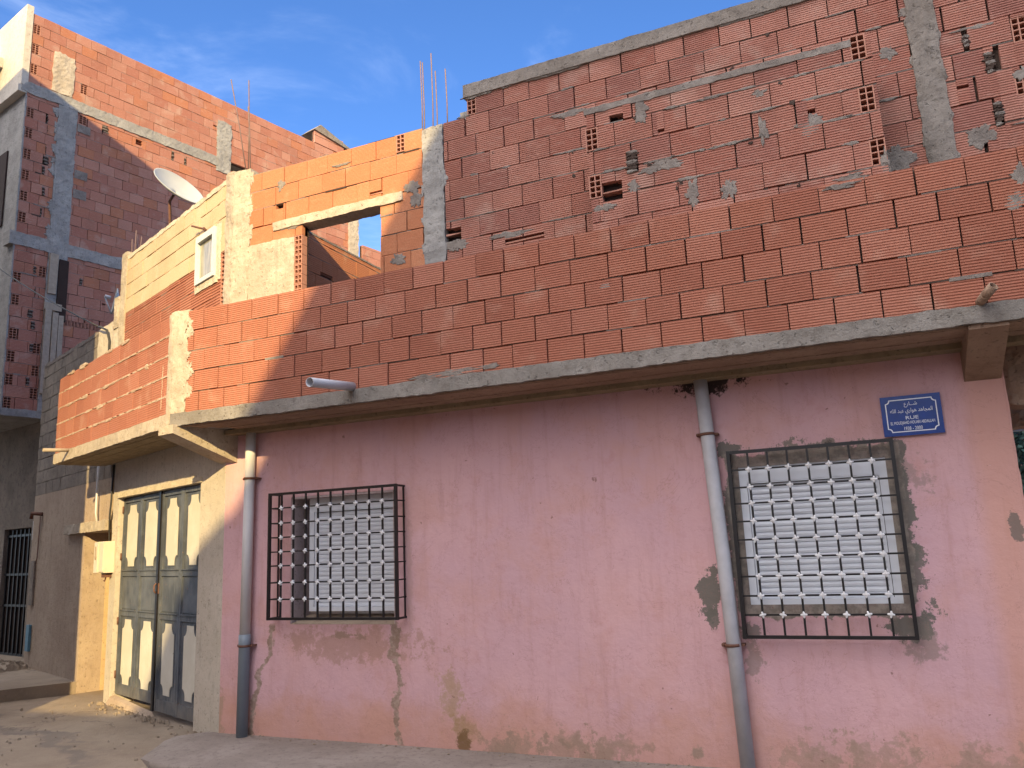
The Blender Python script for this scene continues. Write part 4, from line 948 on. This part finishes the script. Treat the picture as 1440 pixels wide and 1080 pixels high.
def onT(px, py, d):      # a point above the turned wall, d metres behind its face
    f = ray(px, py); p0 = Vector((-6.12, 6.5, 0)) - Vector((*NT, 0))*d; n = Vector((*NT, 0)); t = n.dot(p0)/n.dot(Vector((f.x, f.y, 0))); v = f*t; v.z += CZ; return v
c = onT(247, 270, .55)
dish(c, (.76, -.10, .65), .41, 'large white satellite dish above the cream wall', (c.x-.1, c.y+.1, 5.4))
c = onT(166, 425, .6)
dish(c, (-.55, -.8, .15), .22, 'small shaded white satellite dish half behind the cream corner column', (c.x+.1, c.y+.2, 5.0))

# ================================================================= RIGHT: passage with plants
def leafmat(name, a, b):
    n = NB(name); c = n.mix(n.island(), a, b); return n.done(c, .55, spec=.3)
M['leaf_dark'] = leafmat('blue_green_leaf', (.020, .045, .038), (.045, .085, .062))
M['leaf_olive'] = leafmat('olive_leaf', (.05, .058, .022), (.10, .105, .045))
M['bark'] = plain('bark', (.14, .10, .07), .9, var=.4, scale=20, bumps=.5)
def foliage(mb, c, rad, n, size, seed):
    r = random.Random(seed); clumps = [(Vector((r.uniform(-1, 1), r.uniform(-1, 1), r.uniform(-1, 1)))) for _ in range(16)]
    for k in range(n):
        q = r.choice(clumps)*.75; v = Vector((r.gauss(0, .2), r.gauss(0, .2), r.gauss(0, .2)))+q
        p = Vector((c[0]+v.x*rad[0], c[1]+v.y*rad[1], c[2]+v.z*rad[2]))
        a = Vector((r.gauss(0, 1), r.gauss(0, 1), r.gauss(0, .7))).normalized()*size*r.uniform(.6, 1.3); b = a.orthogonal().normalized()*size*.4
        i = mb.add([p, p+a*.5+b, p+a, p+a*.5-b]); mb.face([i, i+1, i+2, i+3])
def plant(name, label, c, rad, n, size, mat, seed):
    o = thing(name, label, 'tree' if name == 'tree' else 'shrub', (c[0], c[1], 0))
    mb = MB(); mb.tube([(c[0], c[1], -.1), (c[0]+.05, c[1], c[2]*.5), (c[0], c[1]+.03, c[2])], [.09, .07, .03], 10)
    for k in range(5): mb.tube([(c[0], c[1], c[2]*(.4+.1*k)), (c[0]+rad[0]*.5*math.cos(k*2.4), c[1]+rad[1]*.5*math.sin(k*2.4), c[2]+rad[2]*.4)], [.03, .012], 6)
    mb.build('trunk', 'bark', o)
    mb = MB(); foliage(mb, c, rad, n, size, seed); mb.build('crown', mat, o)
plant('tree', 'dark blue green conifer beyond the right corner of the pink house', (2.35, 14.5, 3.0), (.75, .8, 1.7), 5200, .11, 'leaf_dark', 4)
plant('shrub', 'olive green shrub under the blue rail at the right edge', (1.75, 10.2, 1.15), (.40, .5, .85), 3600, .07, 'leaf_olive', 6)
def fence():
    o = thing('metal_fence', 'blue grey metal rail fence beside the pink house at the right edge', 'fence', (2.4, 9.4, 0))
    z = onY(1430, 601, 9.4).z
    mb = MB(); mb.box(main(9.4), 1.1, 4.2, -.03, .03, z-.04, z+.04); mb.build('rail', 'pipe_blue', o)
    mb = MB(); mb.box(main(9.4), 1.1, 4.2, -.03, .03, .1, .17); mb.build('rail', 'pipe_blue', o)
    for x in (1.03, 4.2): mb = MB(); mb.box(main(9.4), x, x+.07, -.036, .036, -.1, z+.2); mb.build('post', 'pipe_blue', o)
fence()
def far_house():
    o = thing('far_pink_house', 'pale pink house glimpsed past the right corner', 'house', (6, 20, 0)); F = main(20)
    mb = MB(); mb.prism([F(3.15, 0, -.1), F(9, 0, -.1), F(9, 0, 6.2), F(3.7, 0, 6.2), F(3.15, 0, 4.9)], [F(3.15, -5, -.1), F(9, -5, -.1), F(9, -5, 6.2), F(3.7, -5, 6.2), F(3.15, -5, 4.9)]); mb.build('wall', 'pink', o)
    mb = MB(); mb.box(F, 3.7, 9.1, -5.1, .1, 6.2, 6.4); mb.build('roof', 'concrete', o)
far_house()

# ================================================================= HOUSES OPPOSITE (behind the viewer; they throw the shade)
def opposite(plan, h, label, mat, front):
    xs = [p[0] for p in plan]
    o = thing('opposite_house', label, 'house', (sum(xs)/len(xs), front, 0))
    mb = MB(); mb.prism([(x, y, -.1) for x, y in plan], [(x, y, h) for x, y in plan]); mb.build('wall', mat, o)
    x0, x1 = max(min(xs), -30)+.6, max(xs)
    for k in range(int((x1-x0)/2.5)):
        for z in range(int(h/3)):
            mb = MB(); x = x0+.6+2.5*k; mb.box(WORLD, x, x+1.0, front-.05, front+.02, 1+3*z, 2.2+3*z); mb.build('window', 'white_pvc', o)
xe = lambda y: 1.247-.23*y
opposite([(xe(-2), -2), (14, -2), (14, -34), (xe(-34)-.05, -34), (xe(-19)-.05, -19), (xe(-19)-.5, -19), (xe(-14.1)-.5, -14.1), (xe(-13.4), -13.4)], 10.5, 'tall plastered house across the street behind the viewer', 'cream', -2)
opposite([(-8.38, 4.5), (-24, 4.5), (-24, -9), (-8.38, -9)], 12.75, 'tall house across the street at left, outside the frame', 'tan', 4.5)
opposite([(-7.6, -2.9), (1.4, -2.9), (1.4, -12), (-7.6, -12)], 4.15, 'single storey house between the two tall houses across the street', 'tan', -2.9)

# ================================================================= LIGHT
S = Vector((-.52, 1, -.42)).normalized()
L = bpy.data.lights.new('sun', 'SUN'); L.energy = 2.65; L.angle = R(.55); L.color = (1, .76, .36)
lo = bpy.data.objects.new('sun', L); COL.objects.link(lo); lo.rotation_euler = S.to_track_quat('-Z', 'Y').to_euler(); lo.location = (3, -10, 15)
w = bpy.data.worlds.new('World'); sc.world = w; w.use_nodes = True; nt = w.node_tree; nt.nodes.clear()
out = nt.nodes.new('ShaderNodeOutputWorld'); bg = nt.nodes.new('ShaderNodeBackground'); sk = nt.nodes.new('ShaderNodeTexSky')
sk.sky_type = 'NISHITA'; sk.sun_disc = False; sk.sun_elevation = math.asin(-S.z); sk.sun_rotation = math.atan2(-S.x, -S.y); sk.altitude = 800; sk.air_density = 1.0; sk.dust_density = .6; sk.ozone_density = 2.0
tc = nt.nodes.new('ShaderNodeTexCoord'); mp = nt.nodes.new('ShaderNodeMapping'); mp.inputs['Scale'].default_value = (1.2, 1.2, 3.2)
nz = nt.nodes.new('ShaderNodeTexNoise'); nz.inputs['Scale'].default_value = 2.1; nz.inputs['Detail'].default_value = 7; nz.inputs['Roughness'].default_value = .6; nz.inputs['Distortion'].default_value = .6
mr = nt.nodes.new('ShaderNodeMapRange'); mr.interpolation_type = 'SMOOTHSTEP'; mr.inputs[1].default_value = .47; mr.inputs[2].default_value = .80; mr.inputs[4].default_value = .27
mx = nt.nodes.new('ShaderNodeMix'); mx.data_type = 'RGBA'; mx.inputs[7].default_value = (5.2, 5.8, 6.8, 1)
nt.links.new(tc.outputs['Generated'], mp.inputs[0]); nt.links.new(mp.outputs[0], nz.inputs[0]); nt.links.new(nz.outputs[0], mr.inputs[0]); nt.links.new(mr.outputs[0], mx.inputs[0])
tint = nt.nodes.new('ShaderNodeMix'); tint.data_type = 'RGBA'; tint.blend_type = 'MULTIPLY'; tint.inputs[0].default_value = 1; tint.inputs[7].default_value = (.32, .48, .71, 1)
nt.links.new(sk.outputs[0], tint.inputs[6]); nt.links.new(tint.outputs[2], mx.inputs[6])
# bright glow added to the unseen sky behind the viewer, lifts the shade
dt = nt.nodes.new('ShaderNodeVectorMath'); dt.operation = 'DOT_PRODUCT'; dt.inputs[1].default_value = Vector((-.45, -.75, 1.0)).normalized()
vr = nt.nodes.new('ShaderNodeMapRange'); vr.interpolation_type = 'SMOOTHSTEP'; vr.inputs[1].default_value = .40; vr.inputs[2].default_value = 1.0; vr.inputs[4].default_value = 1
fill_glow = nt.nodes.new('ShaderNodeMix'); fill_glow.data_type = 'RGBA'; fill_glow.inputs[7].default_value = (12.5, 12.2, 12.4, 1)
nt.links.new(tc.outputs['Generated'], dt.inputs[0]); nt.links.new(dt.outputs['Value'], vr.inputs[0]); nt.links.new(vr.outputs[0], fill_glow.inputs[0])
nt.links.new(mx.outputs[2], fill_glow.inputs[6]); nt.links.new(fill_glow.outputs[2], bg.inputs[0]); nt.links.new(bg.outputs[0], out.inputs[0])
bg.inputs[1].default_value = .12
sc.view_settings.view_transform = 'Standard'; sc.view_settings.look = 'None'; sc.view_settings.gamma = 1; sc.view_settings.exposure = 1.68
sc.render.engine = 'CYCLES'; sc.cycles.max_bounces = 8; sc.cycles.diffuse_bounces = 5
try: sc.cycles.use_denoising = True
except Exception: pass
